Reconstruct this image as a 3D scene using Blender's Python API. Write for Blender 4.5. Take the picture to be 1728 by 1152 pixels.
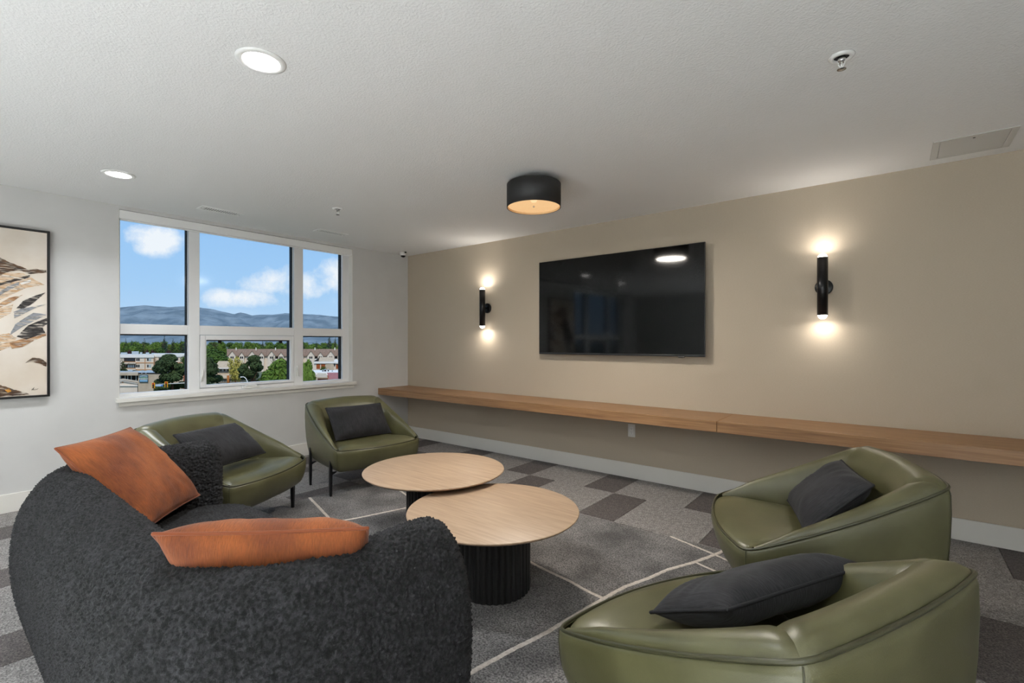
import bpy, bmesh, math, random
import numpy as np
from mathutils import Vector, Matrix, Euler, noise as mnoise

random.seed(7)
SC = bpy.context.scene
COL = SC.collection
for o in list(bpy.data.objects):
    bpy.data.objects.remove(o, do_unlink=True)

# ------------------------------------------------------------------ camera
H = 2.74
F_PX, CX, HY = 808.0, 864.0, 577.3
ANG = math.atan(645.0 / 808.0)
CAM = Vector((5.810, -4.726, 1.4266))
FW = Vector((-math.sin(ANG), math.cos(ANG), 0))
RT = Vector((math.cos(ANG), math.sin(ANG), 0))
cd = bpy.data.cameras.new('camera')
cam = bpy.data.objects.new('camera', cd)
COL.objects.link(cam)
cam.location = CAM
cam.rotation_euler = (math.pi / 2, 0, ANG)
cd.sensor_width = 36.0
cd.lens = F_PX / 1728.0 * 36.0
cd.shift_y = (HY - 576.0) / 1728.0
cd.clip_start = 0.05
cd.clip_end = 20000
SC.camera = cam

# ------------------------------------------------------------------ view
SC.view_settings.view_transform = 'Standard'
SC.view_settings.look = 'None'
SC.view_settings.exposure = 0.0
SC.view_settings.gamma = 1.0
SC.view_settings.use_curve_mapping = False
try:
    SC.cycles.use_denoising = True
    SC.cycles.denoising_prefilter = 'NONE'
    SC.cycles.diffuse_bounces = 5
    SC.cycles.max_bounces = 8
    SC.cycles.sample_clamp_indirect = 8.0
except Exception:
    pass

# ------------------------------------------------------------------ sky
SKY_STRENGTH = 1.0
W = bpy.data.worlds.new('sky')
SC.world = W
W.use_nodes = True
wn = W.node_tree.nodes
wl = W.node_tree.links
wn.clear()


def wnode(t, **k):
    n = wn.new(t)
    for a, b in k.items():
        setattr(n, a, b)
    return n


def ray_dir(px, py):
    return (FW + RT * ((px - CX) / F_PX) + Vector((0, 0, -(py - HY) / F_PX))).normalized()


w_out = wnode('ShaderNodeOutputWorld')
w_bg = wnode('ShaderNodeBackground')
w_bg.inputs['Strength'].default_value = SKY_STRENGTH
wl.new(w_bg.outputs[0], w_out.inputs[0])
w_tc = wnode('ShaderNodeTexCoord')
w_sep = wnode('ShaderNodeSeparateXYZ')
wl.new(w_tc.outputs['Generated'], w_sep.inputs[0])
w_ramp = wnode('ShaderNodeValToRGB')
wl.new(w_sep.outputs['Z'], w_ramp.inputs[0])
el = w_ramp.color_ramp.elements
el[0].position = 0.0
el[0].color = (0.50, 0.70, 0.92, 1)
el[1].position = 0.30
el[1].color = (0.25, 0.51, 0.90, 1)
e3 = el.new(0.10)
e3.color = (0.37, 0.62, 0.92, 1)
# soft distortion for cloud outlines
w_noise = wnode('ShaderNodeTexNoise')
w_noise.inputs['Scale'].default_value = 13.0
w_noise.inputs['Detail'].default_value = 7.0
w_noise.inputs['Roughness'].default_value = 0.62
wl.new(w_tc.outputs['Generated'], w_noise.inputs['Vector'])
w_map = wnode('ShaderNodeMapping')
w_map.inputs['Scale'].default_value = (3.0, 3.0, 11.0)
wl.new(w_tc.outputs['Generated'], w_map.inputs[0])
w_n2 = wnode('ShaderNodeTexNoise')
w_n2.inputs['Scale'].default_value = 1.6
w_n2.inputs['Detail'].default_value = 8.0
wl.new(w_map.outputs[0], w_n2.inputs['Vector'])


def wmath(op, a, b=None, clamp=False):
    n = wnode('ShaderNodeMath', operation=op)
    n.use_clamp = clamp
    for i, v in enumerate((a, b)):
        if v is None:
            continue
        if isinstance(v, (int, float)):
            n.inputs[i].default_value = v
        else:
            wl.new(v, n.inputs[i])
    return n.outputs[0]


mask = None
# banks of cumulus: direction, half width along the horizon, half height
for (px, py, hw, hh, gain) in ((252, 402, 52, 26, 1.0), (520, 478, 110, 26, .95), (415, 507, 88, 17, .9),
                               (575, 470, 40, 34, .9), (552, 408, 36, 8, .4), (20, 450, 90, 30, .9),
                               (760, 440, 120, 40, .9), (-150, 380, 140, 50, .9)):
    d = ray_dir(px, py)
    tang = Vector((-d.y, d.x, 0)).normalized()
    up = d.cross(tang)
    vs = wnode('ShaderNodeVectorMath', operation='SUBTRACT')
    wl.new(w_tc.outputs['Generated'], vs.inputs[0])
    vs.inputs[1].default_value = d
    comps = []
    k = (d.dot(FW)) / F_PX
    for axis, half in ((tang, hw * k * d.dot(FW)), (up, hh * k)):
        dt = wnode('ShaderNodeVectorMath', operation='DOT_PRODUCT')
        wl.new(vs.outputs[0], dt.inputs[0])
        dt.inputs[1].default_value = axis / half
        comps.append(wmath('MULTIPLY', dt.outputs['Value'], dt.outputs['Value']))
    s = wmath('ADD', comps[0], comps[1])
    base = wmath('SUBTRACT', 1.0, s)
    nz = wmath('MULTIPLY', wmath('SUBTRACT', w_noise.outputs['Fac'], 0.5), 5.2)
    m = wmath('MULTIPLY', wmath('ADD', base, nz), 0.85 * gain, True)
    m = wmath('MULTIPLY', m, wmath('MULTIPLY', wmath('ADD', base, 1.3), 0.8, True))
    mask = m if mask is None else wmath('MAXIMUM', mask, m)
# thin high cloud everywhere else
thin = wmath('MULTIPLY', wmath('SUBTRACT', w_n2.outputs['Fac'], 0.56), 2.2, True)
mask = wmath('MAXIMUM', mask, wmath('MULTIPLY', thin, 0.5))
w_mix = wnode('ShaderNodeMix', data_type='RGBA')
wl.new(mask, w_mix.inputs['Factor'])
wl.new(w_ramp.outputs[0], w_mix.inputs['A'])
w_mix.inputs['B'].default_value = (0.86, 0.92, 0.98, 1)
wl.new(w_mix.outputs['Result'], w_bg.inputs['Color'])

# ------------------------------------------------------------------ sun (over the town; it does not reach this side of the room)
sd = bpy.data.lights.new('sun', 'SUN')
sd.energy = 2.5
sd.angle = math.radians(0.6)
sd.color = (1.0, 0.95, 0.87)
sun = bpy.data.objects.new('sun', sd)
COL.objects.link(sun)
sun.rotation_euler = Vector((-0.62, 0.35, -0.78)).to_track_quat('-Z', 'Y').to_euler()
sun.location = (20, -10, 30)

LAMP_W = 15.0        # each recessed downlight, watts
BOUNCE_PANEL_W = 70.0       # each added unseen panel bouncing light off the rear floor, watts

# ------------------------------------------------------------------ helpers


def link(o, parent=None):
    COL.objects.link(o)
    if parent is not None:
        o.parent = parent
    return o


def tag(o, label=None, cat=None, group=None, kind=None):
    if label:
        o['label'] = label
    if cat:
        o['category'] = cat
    if group:
        o['group'] = group
    if kind:
        o['kind'] = kind
    return o


def empty(name, loc=(0, 0, 0), rz=0.0):
    o = bpy.data.objects.new(name, None)
    o.empty_display_size = 0.1
    o.location = loc
    o.rotation_euler = (0, 0, rz)
    COL.objects.link(o)
    return o


def mk(name, verts, faces, mat, parent=None, smooth=False, loc=None):
    me = bpy.data.meshes.new(name)
    me.from_pydata([tuple(v) for v in verts], [], faces)
    if smooth:
        me.polygons.foreach_set('use_smooth', [True] * len(me.polygons))
    me.update()
    if mat is not None:
        me.materials.append(mat)
    o = bpy.data.objects.new(name, me)
    if loc is not None:
        o.location = loc
    return link(o, parent)


def fast_mesh(name, co, quads, mat, parent=None, smooth=True):
    me = bpy.data.meshes.new(name)
    co = np.asarray(co, dtype=np.float32)
    quads = np.asarray(quads, dtype=np.int32)
    nq = len(quads)
    me.vertices.add(len(co))
    me.vertices.foreach_set('co', co.ravel())
    me.loops.add(nq * 4)
    me.loops.foreach_set('vertex_index', quads.ravel())
    me.polygons.add(nq)
    me.polygons.foreach_set('loop_start', np.arange(0, nq * 4, 4, dtype=np.int32))
    me.polygons.foreach_set('loop_total', np.full(nq, 4, dtype=np.int32))
    me.polygons.foreach_set('use_smooth', np.full(nq, smooth, dtype=bool))
    me.update()
    me.validate()
    me.materials.append(mat)
    o = bpy.data.objects.new(name, me)
    return link(o, parent)


def box_bm(bm, x0, x1, y0, y1, z0, z1):
    vs = [bm.verts.new(p) for p in ((x0, y0, z0), (x1, y0, z0), (x1, y1, z0), (x0, y1, z0),
                                    (x0, y0, z1), (x1, y0, z1), (x1, y1, z1), (x0, y1, z1))]
    for f in ((3, 2, 1, 0), (4, 5, 6, 7), (0, 1, 5, 4), (1, 2, 6, 5), (2, 3, 7, 6), (3, 0, 4, 7)):
        bm.faces.new([vs[i] for i in f])


def fin(bm, name, mat, parent=None, bevel=0.0, seg=2, smooth=False):
    bm.normal_update()
    if bevel > 0:
        bmesh.ops.bevel(bm, geom=list(bm.edges), offset=bevel, segments=seg, affect='EDGES', profile=0.5, clamp_overlap=True)
    me = bpy.data.meshes.new(name)
    bm.to_mesh(me)
    bm.free()
    if smooth:
        me.polygons.foreach_set('use_smooth', [True] * len(me.polygons))
    if mat is not None:
        me.materials.append(mat)
    return link(bpy.data.objects.new(name, me), parent)


def box(name, x0, x1, y0, y1, z0, z1, mat, parent=None, bevel=0.0, seg=2):
    bm = bmesh.new()
    box_bm(bm, min(x0, x1), max(x0, x1), min(y0, y1), max(y0, y1), min(z0, z1), max(z0, z1))
    return fin(bm, name, mat, parent, bevel, seg)


def boxes(name, lst, mat, parent=None, bevel=0.0):
    bm = bmesh.new()
    for b in lst:
        box_bm(bm, *b)
    return fin(bm, name, mat, parent, bevel)


def lathe(name, prof, mat, parent=None, n=48, loc=(0, 0, 0), smooth=True, axis='Z', cap=True):
    vs, fs = [], []
    m = len(prof)
    for i in range(n):
        a = 2 * math.pi * i / n
        for (r, z) in prof:
            vs.append((r * math.cos(a), r * math.sin(a), z))
    for i in range(n):
        j = (i + 1) % n
        for k in range(m - 1):
            fs.append((i * m + k, j * m + k, j * m + k + 1, i * m + k + 1))
    if cap:
        if prof[0][0] > 1e-6:
            fs.append(tuple(i * m for i in range(n))[::-1])
        if prof[-1][0] > 1e-6:
            fs.append(tuple(i * m + m - 1 for i in range(n)))
    if axis == 'Y':
        vs = [(x, -z, y) for x, y, z in vs]
    if axis == 'X':
        vs = [(z, x, y) for x, y, z in vs]
    o = mk(name, vs, fs, mat, parent, False, loc)
    if smooth:
        for p in o.data.polygons:
            p.use_smooth = len(p.vertices) == 4
    return o


def tube_geo(path, r, n=8, closed=False):
    """sweep a circle along a list of Vectors"""
    pts = [Vector(p) for p in path]
    N = len(pts)
    vs, fs = [], []
    prev = None
    for i, p in enumerate(pts):
        a = pts[(i - 1) % N] if (closed or i > 0) else p
        b = pts[(i + 1) % N] if (closed or i < N - 1) else p
        t = (b - a).normalized()
        if prev is None:
            ref = Vector((0, 0, 1)) if abs(t.z) < .9 else Vector((1, 0, 0))
            s = t.cross(ref).normalized()
        else:
            s = (prev - t * prev.dot(t)).normalized()
        prev = s
        u = t.cross(s)
        rr = r[i] if isinstance(r, (list, tuple)) else r
        for k in range(n):
            c = 2 * math.pi * k / n
            vs.append(p + s * (rr * math.cos(c)) + u * (rr * math.sin(c)))
    for i in range(N if closed else N - 1):
        j = (i + 1) % N
        for k in range(n):
            l = (k + 1) % n
            fs.append((i * n + k, i * n + l, j * n + l, j * n + k))
    if not closed:
        fs.append(tuple(range(n))[::-1])
        fs.append(tuple((N - 1) * n + k for k in range(n)))
    return vs, fs


def tube(name, path, r, mat, parent=None, n=8, closed=False):
    vs, fs = tube_geo(path, r, n, closed)
    return mk(name, vs, fs, mat, parent, True)


# ------------------------------------------------------------------ materials


def rgb(h):
    """sRGB hex -> linear"""
    c = [int(h[i:i + 2], 16) / 255 for i in (0, 2, 4)]
    return tuple(((v / 12.92) if v <= .04045 else ((v + .055) / 1.055) ** 2.4) for v in c) + (1,)


def mat(name, col, rough=0.6, col2=None, scale=8.0, detail=3.0, stretch=(1, 1, 1), rot=(0, 0, 0), contrast=(0.35, 0.65),
        bump=0.0, bscale=60.0, bdetail=4.0, bdist=0.002, metallic=0.0, spec=0.5, sheen=0.0, emit=None, estr=0.0,
        coords='Object', bstretch=None, rough2=None, voronoi=False, fine=None):
    m = bpy.data.materials.new(name)
    m.use_nodes = True
    nt = m.node_tree
    b = nt.nodes['Principled BSDF']
    if isinstance(col, str):
        col = rgb(col)
    if isinstance(col2, str):
        col2 = rgb(col2)
    b.inputs['Base Color'].default_value = col
    b.inputs['Roughness'].default_value = rough
    b.inputs['Metallic'].default_value = metallic
    b.inputs['Specular IOR Level'].default_value = spec
    if sheen:
        b.inputs['Sheen Weight'].default_value = sheen
        b.inputs['Sheen Roughness'].default_value = 0.4
    if emit is not None:
        b.inputs['Emission Color'].default_value = rgb(emit) if isinstance(emit, str) else emit
        b.inputs['Emission Strength'].default_value = estr
    tc = nt.nodes.new('ShaderNodeTexCoord')
    if col2 is not None:
        mp = nt.nodes.new('ShaderNodeMapping')
        mp.inputs['Scale'].default_value = stretch
        mp.inputs['Rotation'].default_value = rot
        nt.links.new(tc.outputs[coords], mp.inputs[0])
        nz = nt.nodes.new('ShaderNodeTexNoise')
        nz.inputs['Scale'].default_value = scale
        nz.inputs['Detail'].default_value = detail
        nt.links.new(mp.outputs[0], nz.inputs['Vector'])
        rp = nt.nodes.new('ShaderNodeValToRGB')
        rp.color_ramp.elements[0].position = contrast[0]
        rp.color_ramp.elements[1].position = contrast[1]
        rp.color_ramp.elements[0].color = col
        rp.color_ramp.elements[1].color = col2
        nt.links.new(nz.outputs['Fac'], rp.inputs[0])
        col_out = rp.outputs[0]
        if fine is not None:
            fscale, f0, f1, lo_, hi_, fst = fine
            mpf = nt.nodes.new('ShaderNodeMapping')
            mpf.inputs['Scale'].default_value = fst
            nt.links.new(tc.outputs[coords], mpf.inputs[0])
            nf = nt.nodes.new('ShaderNodeTexNoise')
            nf.inputs['Scale'].default_value = fscale
            nf.inputs['Detail'].default_value = 3.0
            nf.inputs['Roughness'].default_value = 0.6
            nt.links.new(mpf.outputs[0], nf.inputs['Vector'])
            mrf = nt.nodes.new('ShaderNodeMapRange')
            mrf.inputs['From Min'].default_value = f0
            mrf.inputs['From Max'].default_value = f1
            mrf.inputs['To Min'].default_value = lo_
            mrf.inputs['To Max'].default_value = hi_
            nt.links.new(nf.outputs['Fac'], mrf.inputs['Value'])
            mm = nt.nodes.new('ShaderNodeVectorMath')
            mm.operation = 'SCALE'
            nt.links.new(col_out, mm.inputs[0])
            nt.links.new(mrf.outputs[0], mm.inputs['Scale'])
            col_out = mm.outputs[0]
        nt.links.new(col_out, b.inputs['Base Color'])
        if rough2 is not None:
            mr = nt.nodes.new('ShaderNodeMapRange')
            mr.inputs['To Min'].default_value = rough
            mr.inputs['To Max'].default_value = rough2
            nt.links.new(nz.outputs['Fac'], mr.inputs['Value'])
            nt.links.new(mr.outputs[0], b.inputs['Roughness'])
    if bump > 0:
        mp2 = nt.nodes.new('ShaderNodeMapping')
        mp2.inputs['Scale'].default_value = bstretch or (1, 1, 1)
        mp2.inputs['Rotation'].default_value = rot
        nt.links.new(tc.outputs[coords], mp2.inputs[0])
        if voronoi:
            n2 = nt.nodes.new('ShaderNodeTexVoronoi')
            n2.inputs['Scale'].default_value = bscale
            out = n2.outputs['Distance']
        else:
            n2 = nt.nodes.new('ShaderNodeTexNoise')
            n2.inputs['Scale'].default_value = bscale
            n2.inputs['Detail'].default_value = bdetail
            out = n2.outputs['Fac']
        nt.links.new(mp2.outputs[0], n2.inputs['Vector'])
        bp = nt.nodes.new('ShaderNodeBump')
        bp.inputs['Strength'].default_value = bump
        bp.inputs['Distance'].default_value = bdist
        nt.links.new(out, bp.inputs['Height'])
        nt.links.new(bp.outputs[0], b.inputs['Normal'])
    return m


def glass_mat(name, tint=(1, 1, 1, 1), refl=0.006):
    m = bpy.data.materials.new(name)
    m.use_nodes = True
    nt = m.node_tree
    nt.nodes.clear()
    o = nt.nodes.new('ShaderNodeOutputMaterial')
    mx = nt.nodes.new('ShaderNodeMixShader')
    tr = nt.nodes.new('ShaderNodeBsdfTransparent')
    tr.inputs[0].default_value = tint
    gl = nt.nodes.new('ShaderNodeBsdfGlossy')
    gl.inputs['Roughness'].default_value = 0.1
    mx.inputs[0].default_value = refl
    nt.links.new(tr.outputs[0], mx.inputs[1])
    nt.links.new(gl.outputs[0], mx.inputs[2])
    nt.links.new(mx.outputs[0], o.inputs[0])
    return m


def emit_mat(name, col, s):
    m = bpy.data.materials.new(name)
    m.use_nodes = True
    nt = m.node_tree
    nt.nodes.clear()
    o = nt.nodes.new('ShaderNodeOutputMaterial')
    e = nt.nodes.new('ShaderNodeEmission')
    e.inputs[0].default_value = col
    e.inputs[1].default_value = s
    nt.links.new(e.outputs[0], o.inputs[0])
    return m


M = {}
M['wall_grey'] = mat('grey_paint', 'CDCCCA', 0.75, bump=0.25, bscale=140, bdist=0.001, col2='C9C8C6', scale=3)
M['wall_beige'] = mat('beige_wallcovering', 'B8AB98', 0.7, col2='B2A592', scale=90, stretch=(1, 1, 6), bump=0.3, bscale=260, bdist=0.001)
M['ceiling'] = mat('orange_peel_ceiling', 'F0F0EF', 0.8, bump=0.5, bscale=95, bdetail=3, bdist=0.006)
M['white_trim'] = mat('white_trim_paint', 'E2DFD8', 0.45, bump=0.05, bscale=40)
M['vinyl'] = mat('white_vinyl', 'ECECEC', 0.35)
M['black'] = mat('matte_black_metal', '0B0B0C', 0.42, bump=0.1, bscale=300, bdist=0.0005)
M['black_gasket'] = mat('black_gasket', '0A0A0A', 0.6)
M['white_metal'] = mat('white_enamel', 'F4F4F2', 0.4)
M['panel_grey'] = mat('grey_white_enamel', 'CFCECA', 0.5)
M['white_plastic'] = mat('white_plastic', 'E8E7E3', 0.35)
M['dark_void'] = mat('dark_void', '1A1A1A', 0.9)
M['chrome'] = mat('chrome', 'C8C8C8', 0.25, metallic=1.0)
M['glass'] = glass_mat('window_glass')
M['tile_light'] = mat('light_grey_carpet_tile', '716D6B', 0.7, col2='8B8784', scale=30, detail=4, bump=0.7, bscale=260, bdist=0.003, spec=0.4, fine=(120, .38, .62, .5, 1.6, (1, 1, 1)))
M['tile_dark'] = mat('dark_grey_carpet_tile', '474241', 0.7, col2='585250', scale=30, detail=4, bump=0.7, bscale=260, bdist=0.003, spec=0.4, fine=(120, .38, .62, .45, 1.8, (1, 1, 1)))
M['tile_pale'] = mat('pale_vinyl_plank', 'E6E5E2', 0.45, col2='DEDCD8', scale=4, stretch=(1, 8, 1), detail=5)  # made-up pale floor for the unseen end, throws lamp light up
M['tile_base'] = mat('subfloor', 'A5A29E', 0.8)
M['leather'] = mat('olive_leather', '4C4A2F', 0.30, col2='5A583B', scale=5, detail=5, bump=0.28, bscale=420, bdetail=2, bdist=0.0012, spec=0.6, rough2=0.40)
M['leather_seat'] = M['leather']
M['piping'] = mat('olive_leather_piping', '3A3925', 0.35, bump=0.2, bscale=300)
M['leg_metal'] = mat('charcoal_metal', '2A2B2E', 0.4, metallic=0.7)
M['charcoal_fabric'] = mat('charcoal_linen', '131315', 0.9, col2='1F1F22', scale=6, detail=4, bump=0.6, bscale=14, bdist=0.002, bstretch=(22, 3, 1.2), sheen=0.04, fine=(12, .32, .68, .45, 2.3, (26, 3, 1.5)))
M['charcoal_piping'] = mat('charcoal_piping', '17171A', 0.9, bump=0.4, bscale=400)
M['orange_fabric'] = mat('rust_velvet', '602C10', 0.85, col2='98521F', scale=5, stretch=(1.4, 1, 1), detail=5, contrast=(.3, .72), bump=0.8, bscale=16, bdist=0.003, sheen=0.08, bstretch=(24, 3, 3), fine=(13, .3, .7, .74, 1.26, (36, 4, 2.0)))
M['orange_piping'] = mat('rust_piping', '773A18', 0.85, bump=0.5, bscale=300, sheen=0.3)
M['boucle'] = mat('charcoal_boucle', '111112', 0.95, col2='1A1A1C', scale=14, detail=3, bump=0.8, bscale=300, bdetail=2, bdist=0.004, sheen=0.0, fine=(80, .42, .60, .5, 2.8, (1, 1, 1)))
M['rug'] = mat('charcoal_rug_pile', '4C4A49', 0.95, col2='7C7977', scale=3.2, detail=6, contrast=(.32, .72), bump=0.9, bscale=160, bdist=0.006, sheen=0.1, fine=(105, .38, .62, .4, 1.7, (1, 1, 1)))
M['rug_line'] = mat('cream_rug_line', 'CFC6BD', 0.95, bump=0.7, bscale=300, bdist=0.004, col2='B7ADA3', scale=60)
M['desk_wood'] = mat('oak_veneer', '7C5A3C', 0.42, col2='A37C56', scale=5.5, stretch=(0.5, 14, 14), detail=8, contrast=(.3, .72), bump=0.15, bscale=40, bstretch=(.4, 10, 10), bdist=0.001)
M['fabric_black'] = M['black']


def table_wood(name, a):
    return mat(name, '987F68', 0.4, col2='B3997F', scale=4.5, stretch=(0.8, 12, 4), rot=(0, 0, a), detail=8, contrast=(.28, .74), bump=0.1, bscale=60, bstretch=(.5, 14, 4), bdist=0.0006)


M['table_wood_a'] = table_wood('ash_wood_upper', math.radians(-38))
M['table_wood_b'] = table_wood('ash_wood_lower', math.radians(-78))
M['tv_screen'] = mat('tv_screen', '020202', 0.07, spec=0.3)
M['tv_edge'] = mat('tv_edge', '0A0A0B', 0.3)

# ------------------------------------------------------------------ room shell
RX, RY = 8.0, -8.5            # room extents
WIN_Y0, WIN_Y1 = -3.492, -0.953
WIN_Z0, WIN_Z1 = 0.882, 2.704
WT = 0.24                     # wall thickness
W2 = -4.10                    # second window sits this far along the same wall

# floor with carpet tiles
floor = box('floor', -WT, RX + .2, RY - .2, .2, -0.25, -0.0065, M['tile_base'])
tag(floor, kind='structure')


def tile_mesh(w, d, m, nm):
    bm = bmesh.new()
    box_bm(bm, 0, w, -d, 0, -0.0065, 0)
    bm.normal_update()
    top = [e for e in bm.edges if all(v.co.z > -0.001 for v in e.verts)]
    bmesh.ops.bevel(bm, geom=top, offset=0.003, segments=1, affect='EDGES')
    me = bpy.data.meshes.new(nm)
    bm.to_mesh(me)
    bm.free()
    me.materials.append(m)
    return me


tile_cache = {}
PERIOD, DARK = 0.99, 0.325
ROWS = [0.0, -0.575]
while ROWS[-1] > RY:
    ROWS.append(max(RY, ROWS[-1] - 0.668))
GAP = 0.0022
for k in range(len(ROWS) - 1):
    y1, y0 = ROWS[k], ROWS[k + 1]
    start = (3.405 + 0.33 * k) % PERIOD - PERIOD
    xs = []
    x = start
    while x < RX:
        xs.append((x, x + DARK, 'tile_dark'))
        xs.append((x + DARK, x + PERIOD, 'tile_light'))
        x += PERIOD
    for (a, b, m) in xs:
        a, b = max(a, 0.0), min(b, RX)
        if b - a < 0.01:
            continue
        if y1 < -5.2:
            m = 'tile_pale'          # unseen end: pale floor added to bounce lamp light upward
        key = (round(b - a, 3), round(y1 - y0, 3), m)
        if key not in tile_cache:
            tile_cache[key] = tile_mesh(b - a - GAP, y1 - y0 - GAP, M[m], 'carpet_tile')
        o = bpy.data.objects.new('carpet_tile', tile_cache[key])
        o.location = (a + GAP / 2, y1 - GAP / 2, 0)
        link(o, floor)

ceil = box('ceiling', -WT, RX + .2, RY - .2, .2, H, H + 0.25, M['ceiling'])
tag(ceil, kind='structure')

# wall with the windows (x = 0)
segs = []
for (ya, yb) in ((WIN_Y0, WIN_Y1), (WIN_Y0 + W2, WIN_Y1 + W2)):
    segs.append((-WT, 0, ya, yb, 0, WIN_Z0 - 0.03))
    segs.append((-WT, 0, ya, yb, WIN_Z1, H))
segs.append((-WT, 0, WIN_Y1, 0.0, 0, H))
segs.append((-WT, 0, WIN_Y1 + W2, WIN_Y0, 0, H))
segs.append((-WT, 0, RY, WIN_Y0 + W2, 0, H))
tag(boxes('wall_left', segs, M['wall_grey']), kind='structure')
tag(box('wall_right', -WT, RX + .2, 0, .2, 0, H, M['wall_beige']), kind='structure')
tag(box('wall_back', -WT, RX + .2, RY - .2, RY, 0, H, M['wall_grey']), kind='structure')
tag(box('wall_front', RX, RX + .2, RY, 0, 0, H, M['wall_grey']), kind='structure')
BBH, BBT = 0.155, 0.014
tag(box('baseboard_left', 0, BBT, RY, -BBT, 0, BBH, M['white_trim'], bevel=0.002), kind='structure')
tag(box('baseboard_right', 0, RX, -BBT, 0, 0, BBH, M['white_trim'], bevel=0.002), kind='structure')


# ------------------------------------------------------------------ windows
def make_window(name, off):
    root = empty(name, (0, 0.5 * (WIN_Y0 + WIN_Y1) + off, WIN_Z0))
    tag(root, kind='structure')
    oy, oz = root.location.y, root.location.z

    def part(nm, lst, m, parent=root, bevel=0.0):
        px_, py_, pz_ = (0, oy, oz) if parent is root else (0, oy, oz)
        return boxes(nm, [(a, b, c + off - oy, d + off - oy, e - oz, f - oz) for a, b, c, d, e, f in lst], m, parent, bevel)
    fx0, fx1 = -0.15, -0.085      # frame depth
    gx = -0.118
    panes_y = [(-3.462, -2.886), (-2.782, -1.738), (-1.620, -1.056)]
    z_mid0, z_mid1 = 1.507, 1.608
    # main frame: jambs, mullions, head, transom, bottom rail
    part('frame', [(fx0, fx1, WIN_Y0, panes_y[0][0], WIN_Z0, WIN_Z1), (fx0, fx1, panes_y[2][1], WIN_Y1, WIN_Z0, WIN_Z1),
                   (fx0, fx1, WIN_Y0, WIN_Y1, 2.66, WIN_Z1)], M['vinyl'], bevel=0.003)
    for (a, b) in ((panes_y[0][1], panes_y[1][0]), (panes_y[1][1], panes_y[2][0])):
        part('mullion', [(fx0, fx1 + 0.012, a, b, WIN_Z0, 2.66)], M['vinyl'], bevel=0.004)
        part('mullion_bead', [(fx1 - 0.012, fx1 + 0.0, a - 0.0, a + 0.012, z_mid1, 2.66), (fx1 - 0.012, fx1, b - 0.012, b, z_mid1, 2.66)], M['vinyl'], bevel=0.002)
    part('transom', [(fx0, fx1 + 0.008, panes_y[i][0], panes_y[i][1], z_mid0, z_mid1) for i in range(3)], M['vinyl'], bevel=0.004)
    part('bottom_rail', [(fx0, fx1 + 0.004, WIN_Y0, WIN_Y1, WIN_Z0, 0.925)], M['vinyl'], bevel=0.004)
    for i, (a, b) in enumerate(panes_y):
        part('pane', [(gx - 0.003, gx + 0.003, a, b, z_mid1, 2.66)], M['glass'])
        # dark outer rebate around each light
        part('gasket', [(-0.19, fx0, b - 0.002, b + 0.02, z_mid1 - .002, 2.66), (-0.19, fx0, a - 0.02, a + .002, z_mid1 - .002, 2.66),
                        (-0.19, fx0, a, b, 2.655, 2.68), (fx0, gx - .004, b - 0.012, b, z_mid1, 2.66)], M['black_gasket'])
        if i != 1:
            part('pane', [(gx - 0.003, gx + 0.003, a, b, 0.925, z_mid0)], M['glass'])
            part('gasket', [(-0.19, fx0, b - 0.002, b + 0.02, 0.925, z_mid0), (-0.19, fx0, a - 0.02, a + .002, .925, z_mid0),
                            (-0.19, fx0, a, b, z_mid0 - .006, z_mid0 + .02), (fx0, gx - .004, b - 0.012, b, .925, z_mid0),
                            (fx0, gx - .004, a, b, z_mid0 - .012, z_mid0)], M['black_gasket'])
    a, b = panes_y[1]
    sa, sb = -2.727, -1.772
    sash = part('sash', [(fx0, fx1 + 0.016, a + .004, sa, 0.93, z_mid0 - .004), (fx0, fx1 + 0.016, sb, b - .004, 0.93, z_mid0 - .004),
                  (fx0, fx1 + 0.016, sa, sb, 1.452, z_mid0 - .004), (fx0, fx1 + 0.016, sa, sb, 0.93, 0.960)], M['vinyl'], bevel=0.004)
    part('sash_bead', [(fx1 - 0.02, fx1 + 0.006, sa, sa + 0.012, 0.96, 1.452), (fx1 - 0.02, fx1 + 0.006, sb - 0.012, sb, 0.96, 1.452)], M['vinyl'], sash, bevel=0.002)
    part('pane', [(gx - 0.003, gx + 0.003, sa, sb, 0.96, 1.452)], M['glass'], sash)
    part('gasket', [(-0.19, fx0, sb - 0.002, sb + 0.02, .96, 1.452), (-.19, fx0, sa - .02, sa + .002, .96, 1.452), (-.19, fx0, sa, sb, 1.448, 1.47),
                    (fx0, gx - .004, sb - 0.012, sb, .96, 1.452), (fx0, gx - .004, sa, sb, 1.44, 1.452)], M['black_gasket'], sash)
    for cy in (sa + 0.15, sb - 0.12):
        part('sash_clip', [(gx - 0.03, gx - .006, cy, cy + 0.03, 1.415, 1.452)], M['black_gasket'], sash)
    # cam latches either side and the crank operator on the rail
    for (ly, s) in ((-2.762, -1), (-1.700, 1)):
        lt = part('latch', [(fx1 + .016, fx1 + .024, ly - .012, ly + .012, 1.0, 1.12)], M['white_plastic'], bevel=0.003)
        vs, fs = tube_geo([Vector((fx1 + .03, ly + off - oy - s * .004, 1.135 - oz)), Vector((fx1 + .04, ly + off - oy, 1.08 - oz)),
                           Vector((fx1 + .036, ly + off - oy + s * .018, 1.0 - oz))], [.006, .008, .006], 8)
        mk('lever', vs, fs, M['white_plastic'], lt, True)
    cr = part('crank_operator', [(fx1 + .004, fx1 + .05, -2.36, -2.17, 0.888, 0.925)], M['white_plastic'], bevel=0.012)
    part('crank_cover', [(fx1 + .01, fx1 + .058, -2.325, -2.20, 0.917, 0.934)], M['white_plastic'], cr, bevel=0.007)
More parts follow.
